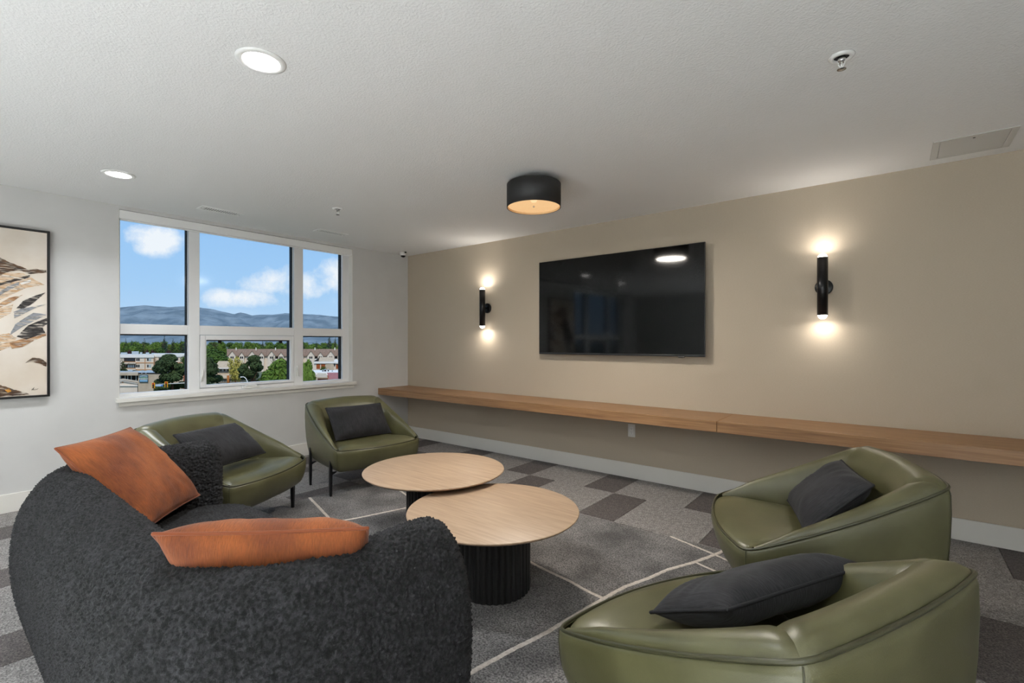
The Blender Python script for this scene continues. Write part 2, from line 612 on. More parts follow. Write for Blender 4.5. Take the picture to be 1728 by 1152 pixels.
    # stool, apron, jamb liners and the shade cassette at the head
    part('sill', [(fx1 - .01, 0.055, WIN_Y0 - 0.022, WIN_Y1 + 0.03, WIN_Z0 - 0.032, WIN_Z0 + 0.006)], M['white_trim'], bevel=0.004)
    part('apron', [(0.0, 0.018, WIN_Y0, WIN_Y1 + 0.012, WIN_Z0 - 0.075, WIN_Z0 - 0.032)], M['white_trim'], bevel=0.002)
    part('jamb', [(fx1, 0.0, WIN_Y1 - 0.006, WIN_Y1, WIN_Z0, WIN_Z1), (fx1, 0.0, WIN_Y0, WIN_Y0 + .004, WIN_Z0, WIN_Z1)], M['white_trim'])
    part('shade_cassette', [(fx1 + .005, -0.002, WIN_Y0 + .005, WIN_Y1 - .007, 2.618, WIN_Z1 - .003)], M['white_metal'], bevel=0.006)
    part('shade_hem_bar', [(-0.05, -0.035, WIN_Y0 + .02, WIN_Y1 - .02, 2.608, 2.622)], M['white_metal'], bevel=0.003)
    return root


make_window('window_1', 0)
make_window('window_2', W2)

# ------------------------------------------------------------------ ceiling fittings
lamp_disc = emit_mat('downlight_diffuser', (1, 0.97, 0.93, 1), 22.0)
bounce_disc = emit_mat('panel_diffuser', (1, 0.98, 0.95, 1), 4.0)


def downlight(x, y, label):
    r = empty('recessed_downlight', (x, y, H))
    tag(r, label, 'ceiling light', 'recessed downlights')
    lathe('trim_ring', [(0.078, -0.003), (0.082, -0.008), (0.098, -0.007), (0.108, -0.002), (0.108, 0.0), (0.078, 0.0)], M['white_metal'], r, 48, cap=False)
    lathe('diffuser', [(0.0, -0.0035), (0.079, -0.0035), (0.079, -0.001), (0.0, -0.001)], lamp_disc, r, 48, smooth=False)
    ld = bpy.data.lights.new('downlight_lamp', 'AREA')
    ld.shape = 'DISK'
    ld.size = 0.15
    ld.energy = LAMP_W
    ld.spread = math.radians(135)
    ld.color = (0.93, 0.97, 1.0)
    lo = bpy.data.objects.new('downlight_lamp', ld)
    lo.location = (0, 0, -0.012)
    link(lo, r)


downlight(3.499, -3.709, 'large-looking round recessed downlight nearest the viewer in the ceiling')
downlight(1.068, -3.719, 'small-looking round recessed downlight near the window wall')
for i, (x, y) in enumerate(((1.068, -5.32), (5.93, -5.32))):
    downlight(x, y, 'round recessed downlight in the ceiling outside the picture, %s' % ('beyond the painting', 'above the viewer')[i])


def bounce_panel(x, y):  # added unseen lamp; its light bounces off the pale floor to the ceiling
    r = empty('ceiling_light_panel', (x, y, H))
    tag(r, 'square white LED ceiling panel over the kitchenette end, outside the picture', 'ceiling light', 'LED ceiling panels')
    boxes('frame', [(-.3, .3, .28, .3, -.012, 0), (-.3, .3, -.3, -.28, -.012, 0), (-.3, -.28, -.28, .28, -.012, 0), (.28, .3, -.28, .28, -.012, 0)], M['white_metal'], r, .001)
    box('diffuser', -.28, .28, -.28, .28, -.006, -.002, bounce_disc, r)
    ld = bpy.data.lights.new('panel_lamp', 'AREA')
    ld.shape = 'SQUARE'
    ld.size = .54
    ld.energy = BOUNCE_PANEL_W
    ld.spread = math.radians(80)
    ld.color = (0.88, 0.95, 1.0)
    lo = bpy.data.objects.new('panel_lamp', ld)
    lo.location = (0, 0, -.015)
    link(lo, r)


for x in (3.6, 5.4, 7.1):
    for y in (-6.2, -7.5):
        bounce_panel(x, y)


def vent(y, label):
    r = empty('ceiling_vent', (0.545, y, H))
    tag(r, label, 'vent', 'ceiling vents over the window')
    boxes('frame', [(-.075, -.05, -.19, .19, -.008, 0), (.05, .075, -.19, .19, -.008, 0), (-.05, .05, -.19, -.155, -.008, 0), (-.05, .05, .155, .19, -.008, 0)],
          M['white_metal'], r, 0.001)
    box('duct_backing', -.05, .05, -.155, .155, -.0015, -.0005, M['dark_void'], r)
    n = 15
    for i in range(n):
        yy = -.155 + .31 * (i + .5) / n
        bm = bmesh.new()
        box_bm(bm, -.05, .05, -.0052, .0052, -.0008, .0008)
        bmesh.ops.rotate(bm, verts=bm.verts, cent=(0, 0, 0), matrix=Matrix.Rotation(math.radians(-8), 3, 'X'))
        o = fin(bm, 'louver', M['white_metal'], r)
        o.location = (0, yy, -.0055)
    for s in (-1, 1):
        lathe('screw', [(0, -.0095), (.004, -.0092), (.005, -.008)], M['chrome'], r, 10, loc=(0, s * .172, 0))


vent(-2.80, 'white louvred ceiling vent above the left half of the window')
vent(-1.60, 'white louvred ceiling vent above the right end of the window')


def sprinkler(x, y, label):
    r = empty('fire_sprinkler', (x, y, H))
    tag(r, label, 'sprinkler', 'ceiling sprinkler heads')
    lathe('escutcheon', [(.03, -.004), (.034, -.012), (.045, -.011), (.052, -.003), (.052, 0), (.028, 0)], M['white_metal'], r, 32, cap=False)
    lathe('recess_cup', [(0, -.001), (.03, -.001), (.03, -.004)], M['dark_void'], r, 24)
    lathe('body', [(0, -.028), (.012, -.028), (.016, -.018), (.016, -.002)], M['chrome'], r, 16)
    for s in (-1, 1):
        tube('yoke_arm', [(s * .012, 0, -.02), (s * .012, 0, -.038), (0, 0, -.058)], .003, M['white_metal'], r, 6)
    tube('bulb', [(0, 0, -.028), (0, 0, -.055)], .0035, M['white_plastic'], r, 8)
    lathe('deflector', [(0, -.062), (.018, -.061), (.018, -.059), (0, -.058)], M['chrome'], r, 20)


sprinkler(5.621, -2.062, 'white and chrome sprinkler head in the ceiling at upper right')
sprinkler(1.532, -2.114, 'small white sprinkler head in the ceiling between the vents')

r = empty('access_panel', (6.21, -0.348, H))
tag(r, 'flat white rectangular access panel in the ceiling near the beige wall', 'access panel')
boxes('frame', [(-.2, .2, .17, .195, -.006, 0), (-.2, .2, -.195, -.17, -.006, 0), (-.2, -.165, -.17, .17, -.006, 0), (.165, .2, -.17, .17, -.006, 0)], M['panel_grey'], r, .001)
box('door', -.161, .161, -.166, .166, -.005, -.001, M['panel_grey'], r, .001)
lathe('cam_lock', [(0, -.007), (.006, -.0065), (.007, -.005)], M['dark_void'], r, 12, loc=(0, -.14, 0))

r = empty('dome_camera', (0.225, -0.27, H))
tag(r, 'small white dome security camera on the ceiling in the room corner', 'security camera')
lathe('housing', [(0, -.05), (.038, -.05), (.046, -.046), (.05, -.036), (.052, 0)], M['white_plastic'], r, 32)
lathe('trim_ring', [(.036, -.05), (.038, -.056), (.044, -.053), (.046, -.046)], M['white_plastic'], r, 32, cap=False)
lathe('lens_dome', [(0, -.082), (.018, -.078), (.03, -.068), (.036, -.05)], mat('smoked_dome', '0C0C0C', 0.12), r, 32)
box('cable_port', .04, .062, -.012, .012, -.022, -.004, M['black_gasket'], r)

# flush-mount drum
r = empty('drum_ceiling_light', (3.545, -1.608, H))
tag(r, 'black drum flush-mount ceiling light with warm glowing inside', 'ceiling light')
R0, ZB, ZT = 0.217, -0.232, -0.040
shd = lathe('shade', [(R0 - .005, ZB), (R0, ZB), (R0, ZT - .008), (R0 - .008, ZT), (.02, ZT), (.02, ZT - .003), (R0 - .008, ZT - .003), (R0 - .008, ZT - .01)],
      mat('black_drum_shade', '1A1A1B', 0.55, bump=.2, bscale=300, bdist=.0005), r, 64, cap=False)
lathe('shade_lining', [(R0 - .006, ZB + .001), (R0 - .009, ZT - .012), (.02, ZT - .012)], mat('warm_lining', 'E8C595', 0.6), shd, 64, cap=False)
lathe('canopy', [(0, ZT), (.07, ZT), (.075, -.008), (.075, 0)], M['black'], r, 32)
dm = emit_mat('warm_diffuser', (1.0, 0.64, 0.32, 1), 0.95)
dn = dm.node_tree
dmx = dn.nodes.new('ShaderNodeMixShader')
dtr = dn.nodes.new('ShaderNodeBsdfTransparent')
dmx.inputs[0].default_value = 0.72
dn.links.new(dtr.outputs[0], dmx.inputs[1])
dn.links.new(dn.nodes['Emission'].outputs[0], dmx.inputs[2])
dn.links.new(dmx.outputs[0], dn.nodes['Material Output'].inputs[0])
lathe('diffuser', [(0, ZB + .014), (R0 - .01, ZB + .014)], dm, r, 48, smooth=False)
lathe('bulb', [(0, ZB + .04), (.02, ZB + .045), (.03, ZB + .062), (.027, ZB + .082), (.016, ZB + .105), (.014, ZB + .14)], emit_mat('bulb_glow', (1.0, 0.78, 0.48, 1), 2.2), r, 20)
lathe('finial', [(0, ZB + .002), (.007, ZB + .004), (.007, ZB + .0135)], M['chrome'], r, 12)
ld = bpy.data.lights.new('drum_lamp', 'AREA')
ld.shape = 'DISK'
ld.size = 0.36
ld.energy = 44
ld.color = (1, 0.93, 0.83)
lo = bpy.data.objects.new('drum_lamp', ld)
lo.location = (0, 0, ZB + .001)
link(lo, r)


# ------------------------------------------------------------------ wall lights
bulb_white = emit_mat('sconce_bulb', (1, 0.93, 0.84, 1), 9.0)
tube_black = mat('satin_black_tube', '0E0E0F', 0.28, metallic=.3)


def sconce(x, z, label, watts):
    r = empty('wall_sconce', (x, 0, z))
    tag(r, label, 'wall light', 'black tube sconces either side of the television')
    lathe('backplate', [(0, .024), (.058, .024), (.064, .02), (.066, 0)], tube_black, r, 40, axis='Y')
    lathe('stem', [(.014, .02), (.014, .078)], tube_black, r, 16, axis='Y')
    ty = -.105
    lathe('tube', [(.034, -.235), (.0385, -.235), (.0385, .235), (.034, .235), (.034, .2), (.034, -.2)], tube_black, r, 40, loc=(0, ty, 0), cap=False)
    lathe('tube_plate', [(0, -.2), (.034, -.2), (.034, .2), (0, .2)], tube_black, r, 24, loc=(0, ty, 0))
    for s in (-1, 1):
        pr = [(.034 * math.cos(a), s * (.232 + .036 * math.sin(a))) for a in [i * math.pi / 2 / 8 for i in range(9)]]
        pr = [(.034, s * .2)] + pr
        lathe('globe_bulb', pr, bulb_white, r, 32, loc=(0, ty, 0), cap=False)
        ld = bpy.data.lights.new('sconce_lamp', 'AREA')
        ld.shape = 'DISK'
        ld.size = 0.06
        ld.energy = watts
        ld.color = (1, 0.93, 0.84)
        lo = bpy.data.objects.new('sconce_lamp', ld)
        lo.location = (0, ty, s * .274)
        lo.rotation_euler = (0, 0, 0) if s < 0 else (math.pi, 0, 0)
        link(lo, r)
        gd = bpy.data.lights.new('sconce_glow', 'POINT')
        gd.energy = watts * .32
        gd.color = (1, 0.93, 0.84)
        gd.shadow_soft_size = .03
        go = bpy.data.objects.new('sconce_glow', gd)
        go.location = (0, ty, s * .285)
        link(go, r)


sconce(1.628, 1.874, 'black tube sconce with two glowing ends left of the television', 1.7)
sconce(5.354, 1.882, 'black tube sconce with two glowing ends right of the television', 1.2)

# ------------------------------------------------------------------ television
r = empty('television', (3.4735, 0, 1.8285))
tag(r, 'large black flat-screen television mounted on the beige wall', 'television')
TW, TH = .952, .541
box('back_housing', -TW + .06, TW - .06, -.075, -.045, -TH + .06, TH - .06, M['tv_edge'], r, .006)
box('bezel', -TW, TW, -.092, -.075, -TH, TH, M['tv_edge'], r, .003)
box('screen', -TW + .006, TW - .006, -.0945, -.0905, -TH + .022, TH - .006, M['tv_screen'], r, .0008)
box('chin', -TW + .004, TW - .004, -.0950, -.092, -TH + .003, -TH + .02, mat('tv_chin', '1C1C1E', .35), r, .001)
box('sensor_tab', .70, .76, -.094, -.08, -TH - .009, -TH + .002, M['tv_edge'], r, .003)
box('wall_bracket', -.4, .4, -.046, -.001, -.25, .25, M['black'], r, .004)

# ------------------------------------------------------------------ floating desk
r = empty('floating_desk', (0, 0, 0.675))
tag(r, 'long wood-veneer floating desk shelf running along the beige wall', 'desk')
box('board', 0.001, 4.651, -.54, -.001, 0, .092, M['desk_wood'], r, .0025)
box('board', 4.655, RX - .002, -.54, -.001, 0, .092, M['desk_wood'], r, .0025)

# outlet
r = empty('wall_outlet', (3.65, 0, 0.498))
tag(r, 'white double electrical outlet on the beige wall under the desk', 'outlet')
box('cover_plate', -.04, .04, -.006, 0, -.068, .068, M['white_plastic'], r, .003)
rcp = box('receptacle', -.019, .019, -.0085, -.005, -.038, .038, M['white_metal'], r, .001)
for zz in (.019, -.019):
    for (dx, dz, w_, h_) in ((-.007, .006, .0022, .009), (.007, .006, .0022, .007), (0, -.008, .005, .005)):
        box('slot', dx - w_ / 2, dx + w_ / 2, -.0089, -.0083, zz + dz - h_ / 2, zz + dz + h_ / 2, M['dark_void'], rcp)
for zz in (.054, -.054):
    lathe('screw', [(0, .0072), (.003, .0068), (.0035, .006)], M['white_metal'], r, 10, loc=(0, 0, zz), axis='Y')

# ------------------------------------------------------------------ framed painting
AY1, AY0, AZ0, AZ1 = -3.975, -5.02, 0.954, 2.394
r = empty('framed_painting', (0, AY1 - .5, AZ0))
tag(r, 'black-framed abstract painting in cream, brown, grey and black brushstrokes', 'painting')
cy, cz = AY1 - .5, AZ0
boxes('frame', [(.002, .05, AY0 - cy, AY1 - cy, 0, .014), (.002, .05, AY0 - cy, AY1 - cy, AZ1 - cz - .014, AZ1 - cz),
                (.002, .05, AY0 - cy, AY0 - cy + .014, .014, AZ1 - cz - .014), (.002, .05, AY1 - cy - .014, AY1 - cy, .014, AZ1 - cz - .014)], M['black'], r, .001)
box('canvas', .006, .040, AY0 - cy + .018, AY1 - cy - .018, .018, AZ1 - cz - .018,
    mat('cream_canvas', 'DCD3C8', .8, col2='CFC2B2', scale=3, detail=6, bump=.3, bscale=300, bdist=.0008), r)


def paint(n, a, b):
    m = mat(n, a, .55, col2=b, scale=7, stretch=(1, 2.2, 9), rot=(math.radians(-35), 0, 0), detail=6, contrast=(.35, .68), bump=.4, bscale=60, bdist=.002, bstretch=(1, 2, 9))
    # dry-brush gaps that let the canvas show through
    nt = m.node_tree
    tc = nt.nodes.new('ShaderNodeTexCoord')
    mp = nt.nodes.new('ShaderNodeMapping')
    mp.inputs['Rotation'].default_value = (math.radians(-35), 0, 0)
    mp.inputs['Scale'].default_value = (1, 3, 26)
    nt.links.new(tc.outputs['Object'], mp.inputs[0])
    nz = nt.nodes.new('ShaderNodeTexNoise')
    nz.inputs['Scale'].default_value = 4.0
    nz.inputs['Detail'].default_value = 7.0
    nt.links.new(mp.outputs[0], nz.inputs['Vector'])
    mr = nt.nodes.new('ShaderNodeMapRange')
    mr.inputs['From Min'].default_value = .36
    mr.inputs['From Max'].default_value = .50
    nt.links.new(nz.outputs['Fac'], mr.inputs['Value'])
    nt.links.new(mr.outputs[0], nt.nodes['Principled BSDF'].inputs['Alpha'])
    return m


PA = {'tan': paint('tan_paint', 'D8C6AF', 'B98F63'), 'brown': paint('brown_paint', '2A1C14', '6A4A2C'), 'black': paint('black_paint', '151414', '3A3330'),
      'grey': paint('grey_paint_stroke', '7D7F83', '94969A'), 'rust': paint('rust_paint', '7A4A20', 'C6A078'), 'white': paint('white_paint', 'EFEDEA', 'E0DCD6'),
      'ochre': paint('ochre_paint', 'B97A1E', 'D89A3A')}
STROKES = [
    ('tan', [(-4.2744, 2.0092), (-4.1401, 2.009), (-4.0081, 1.926), (-4.1216, 1.8891), (-4.2744, 1.7737), (-4.5, 1.70), (-4.7, 1.9)]),
    ('tan', [(-4.40, 1.64), (-4.1947, 1.7468), (-4.2126, 1.6684), (-4.40, 1.52)]),
    ('tan', [(-4.45, 1.45), (-4.2215, 1.5008), (-4.1766, 1.4625), (-4.2215, 1.385), (-4.45, 1.25)]),
    ('brown', [(-4.62, 2.20), (-4.45, 2.22), (-4.2744, 2.1238), (-4.2215, 2.0925), (-4.1584, 2.0682), (-4.1031, 2.0448), (-4.0655, 2.0558), (-3.9984, 2.0518), (-3.9955, 2.0333),
               (-4.0937, 2.0103), (-4.1675, 2.0345), (-4.2215, 2.0153), (-4.2744, 1.9812), (-4.45, 1.96), (-4.66, 2.0)]),
    ('black', [(-4.5, 1.80), (-4.2744, 1.9137), (-4.1856, 1.9612), (-4.0984, 2.0005), (-4.1031, 1.979), (-4.1947, 1.9344), (-4.2744, 1.8946), (-4.45, 1.76)]),
    ('grey', [(-4.4, 1.75), (-4.2744, 1.8437), (-4.2215, 1.8995), (-4.1584, 1.9379), (-4.1675, 1.9045), (-4.2393, 1.8466), (-4.2744, 1.8119), (-4.38, 1.72)]),
    ('rust', [(-4.42, 1.64), (-4.2744, 1.7482), (-4.2215, 1.7966), (-4.1401, 1.8287), (-4.1947, 1.7727), (-4.2744, 1.71), (-4.40, 1.61)]),
    ('black', [(-4.1811, 1.7088), (-4.1401, 1.7764), (-4.0655, 1.8278), (-4.0033, 1.8594), (-4.0465, 1.8027), (-4.0937, 1.7466), (-4.1401, 1.711)]),
    ('grey', [(-4.1947, 1.6822), (-4.1493, 1.7105), (-4.0749, 1.7345), (-3.9955, 1.7593), (-4.056, 1.7289), (-4.1309, 1.6723), (-4.1902, 1.6306)]),
    ('grey', [(-4.2215, 1.4815), (-4.1856, 1.579), (-4.1309, 1.633), (-4.0749, 1.6815), (-3.9955, 1.6652), (-4.056, 1.6227), (-4.1401, 1.5607)]),
    ('rust', [(-4.2215, 1.4236), (-4.1401, 1.4562), (-4.056, 1.4766), (-3.9984, 1.5107), (-3.9984, 1.4839), (-4.0655, 1.45), (-4.1401, 1.3908), (-4.2036, 1.3719)]),
    ('black', [(-4.1766, 1.4754), (-4.1124, 1.568), (-4.0465, 1.6097), (-3.9926, 1.6385), (-3.9926, 1.5847), (-4.0226, 1.5571), (-4.0033, 1.5039), (-4.056, 1.4832), (-4.1216, 1.4497)]),
    ('brown', [(-4.1263, 1.2532), (-4.0796, 1.2979), (-4.0274, 1.2832), (-3.9984, 1.2489), (-3.9984, 1.2153), (-4.0417, 1.2437), (-4.0796, 1.2582)]),
    ('brown', [(-4.5, 1.12), (-4.2744, 1.0735), (-4.2215, 1.0505), (-4.1584, 1.0133), (-4.1031, 0.9825), (-4.1856, 0.9785), (-4.2744, 0.979), (-4.5, .979)]),
    ('ochre', [(-4.2437, 1.0329), (-4.2215, 1.0441), (-4.2081, 1.0173), (-4.2304, 1.0062)]),
    ('white', [(-4.1584, 1.9249), (-4.0937, 1.9641), (-4.0984, 1.9373), (-4.1493, 1.9128)]),
    ('black', [(-4.95, 1.5), (-4.7, 1.95), (-4.5, 2.0), (-4.45, 1.8), (-4.55, 1.5), (-4.75, 1.3)]),
    ('grey', [(-4.9, 1.25), (-4.7, 1.45), (-4.5, 1.5), (-4.6, 1.3), (-4.85, 1.15)]),
]
for i, (c, pts) in enumerate(STROKES):
    # ragged outline, thin raised paint film
    out = []
    n = len(pts)
    for k in range(n):
        a, b = Vector(pts[k] + (0,)), Vector(pts[(k + 1) % n] + (0,))
        st = max(2, int((b - a).length / .008))
        for s in range(st):
            p = a.lerp(b, s / st)
            d = mnoise.noise(Vector((p.x * 60, p.y * 60, i * 3.1))) * .006
            out.append((p.x + d, p.y + d * .7))
    xa, xb = .040, .0404 + .0003 * i
    vs = [(xb, y - cy, z - cz) for y, z in out] + [(xa, y - cy, z - cz) for y, z in out]
    m = len(out)
    fs = [tuple(range(m))] + [(k, k + m, (k + 1) % m + m, (k + 1) % m) for k in range(m)]
    mk('paint_stroke', vs, fs, PA[c], r)
tube('signature', [(.0412, y - cy, z - cz) for y, z in [(-4.089, 1.017), (-4.0796, 1.0295), (-4.073, 1.0396), (-4.0806, 1.019), (-4.073, 1.0237), (-4.0693, 1.0181),
                                                       (-4.0636, 1.0256), (-4.0579, 1.0199), (-4.0484, 1.0284)]], .0014, M['black'], r, 5)

# ------------------------------------------------------------------ rug
RGX0, RGX1, RGY0, RGY1, RGT = 1.632, 5.30, -4.02, -1.268, 0.011
r = empty('area_rug', (0.5 * (RGX0 + RGX1), 0.5 * (RGY0 + RGY1), 0))
tag(r, 'dark grey rectangular area rug with thin cream lines under the tables', 'rug')
rx, ry = r.location.x, r.location.y
nx, ny = 240, 180
gx_ = np.linspace(RGX0, RGX1, nx)
gy_ = np.linspace(RGY0, RGY1, ny)
XX, YY = np.meshgrid(gx_, gy_, indexing='ij')
edge = np.minimum(np.minimum(XX - RGX0, RGX1 - XX), np.minimum(YY - RGY0, RGY1 - YY))
rs = np.random.RandomState(3)
ZZ = RGT * np.clip(edge / .012, 0.12, 1) + rs.normal(0, .0006, XX.shape)
XX = XX + rs.normal(0, .002, XX.shape) * (edge > .001)
JX = np.where(edge < .001, rs.normal(0, .003, XX.shape), 0)
co = np.stack([XX - rx + JX, YY - ry + JX, ZZ], -1).reshape(-1, 3)
idx = np.arange(nx * ny).reshape(nx, ny)
q = np.stack([idx[:-1, :-1], idx[1:, :-1], idx[1:, 1:], idx[:-1, 1:]], -1).reshape(-1, 4)
fast_mesh('pile', co, q, M['rug'], r)


def rug_line(pts, w=.0135):
    P = [Vector((x, y, 0)) for x, y in pts]
    out = []
    for i in range(len(P) - 1):
        n = max(2, int((P[i + 1] - P[i]).length / .012))
        for k in range(n):
            out.append(P[i].lerp(P[i + 1], k / n))
    out.append(P[-1])
    # relax the corners and add a hand-tufted wobble
    for _ in range(6):
        out = [out[0]] + [(out[i - 1] + out[i] * 2 + out[i + 1]) / 4 for i in range(1, len(out) - 1)] + [out[-1]]
    vs, fs = [], []
    for i, p in enumerate(out):
        t = (out[min(i + 1, len(out) - 1)] - out[max(i - 1, 0)]).normalized()
        s = Vector((-t.y, t.x, 0))
        ww = w * (1 + .18 * mnoise.noise(p * 40))
        c = p + s * .002 * mnoise.noise(p * 25 + Vector((5, 0, 0)))
        for (o_, z_) in ((-1, RGT - .003), (-.75, RGT + .0022), (0, RGT + .003), (.75, RGT + .0022), (1, RGT - .003)):
            vs.append((c.x + s.x * ww * o_ - rx, c.y + s.y * ww * o_ - ry, z_))
    for i in range(len(out) - 1):
        for k in range(4):
            a = i * 5 + k
            fs.append((a, a + 1, a + 6, a + 5))
    mk('woven_line', vs, fs, M['rug_line'], r, True)


rug_line([(4.29, -3.99), (4.33, -3.62), (4.378, -3.314), (4.406, -3.15), (4.436, -2.999), (4.487, -2.785), (4.508, -2.635), (4.54, -2.438), (4.555, -2.34), (4.588, -2.159),
          (4.657, -1.971), (4.709, -1.785), (4.806, -1.579), (4.884, -1.364), (4.904, -1.282)], .0145)
rug_line([(3.62, -2.19), (3.969, -2.24), (4.063, -2.262), (4.296, -2.293), (4.452, -2.331), (4.55, -2.342)], .0125)
rug_line([(4.536, -1.275), (4.66, -1.314), (4.86, -1.382), (4.992, -1.435), (5.285, -1.55)], .0105)
rug_line([(4.815, -1.584), (4.985, -1.638), (5.285, -1.74)], .0105)
rug_line([(4.20, -3.20), (4.30, -3.25), (4.38, -3.304)], .011)
rug_line([(1.645, -2.466), (2.231, -2.625), (2.75, -2.78), (3.4, -2.98), (4.20, -3.20)], .0135)
rug_line([(2.30, -2.79), (2.423, -2.506), (2.551, -2.081), (2.66, -1.72), (2.76, -1.28)], .0125)
rug_line([(1.645, -1.69), (1.944, -1.769), (2.314, -1.878), (2.60, -1.96)], .0125)
rug_line([(2.80, -3.98), (2.76, -3.4), (2.75, -2.78)], .0125)


# ------------------------------------------------------------------ coffee tables
def coffee_table(x, y, ztop, R, rb, wood, label):
    r = empty('coffee_table', (x, y, RGT))
    tag(r, label, 'coffee table', 'round nesting coffee tables')
    z = ztop - RGT
    lathe('table_top', [(0, z - .028), (R - .05, z - .028), (R - .012, z - .016), (R - .002, z - .008), (R, z - .005), (R - .002, z - .001), (R - .005, z), (0, z)], wood, r, 128)
    n = 36
    prof = []
    for i in range(n * 8):
        a = 2 * math.pi * i / (n * 8)
        ph = (i % 8) / 8
        rr = rb + .008 * (abs(math.sin(math.pi * ph)) - .55)
        prof.append((rr * math.cos(a), rr * math.sin(a)))
    m = len(prof)
    vs = [(px, py, 0) for px, py in prof] + [(px, py, z - .03) for px, py in prof]
    fs = [(i, (i + 1) % m, (i + 1) % m + m, i + m) for i in range(m)] + [tuple(range(m))[::-1], tuple(range(m, 2 * m))]
    b = mk('fluted_base', vs, fs, mat('black_fluted_wood', '101010', .45), r)
    lathe('support_plate', [(0, z - .034), (rb * 1.15, z - .034), (rb * 1.15, z - .028), (0, z - .028)], M['black'], r, 48)
    return r


coffee_table(3.985, -2.614, 0.460, 0.497, 0.212, M['table_wood_b'], 'lower round light-wood coffee table with black fluted base, nearer the viewer')
coffee_table(3.185, -2.344, 0.505, 0.508, 0.200, M['table_wood_a'], 'taller round light-wood coffee table overlapping the lower one, farther from viewer')


# ------------------------------------------------------------------ armchairs
def closed_loop(poly, bulge, cnt, sigma):
    """poly: FL, FR, BR, BL as (x, y, z); bulge: outward bow of front, right, back, left; returns cnt-sampled closed loop and edge parameter"""
    pts, par = [], []
    cen = Vector((0, 0, 0))
    for p in poly:
        cen += Vector(p) / 4
    for e in range(4):
        a, b = Vector(poly[e]), Vector(poly[(e + 1) % 4])
        d = (b - a)
        nrm = Vector((d.y, -d.x, 0)).normalized()
        n = cnt[e]
        for i in range(n):
            t = i / n
            p = a.lerp(b, t) + nrm * bulge[e][0] * (1 - (2 * t - 1) ** 2)
            p.z += bulge[e][1] * (1 - (2 * t - 1) ** 2)
            pts.append(p)
            par.append(e + t)
    P = np.array([tuple(p) for p in pts])
    N = len(P)
    k = int(sigma * 3) + 1
    w = np.exp(-.5 * (np.arange(-k, k + 1) / sigma) ** 2)
    w /= w.sum()
    Q = np.zeros_like(P)
    for i, wi in zip(range(-k, k + 1), w):
        Q += wi * np.roll(P, -i, axis=0)
    return Q, np.array(par)


CNT = (44, 44, 40, 44)


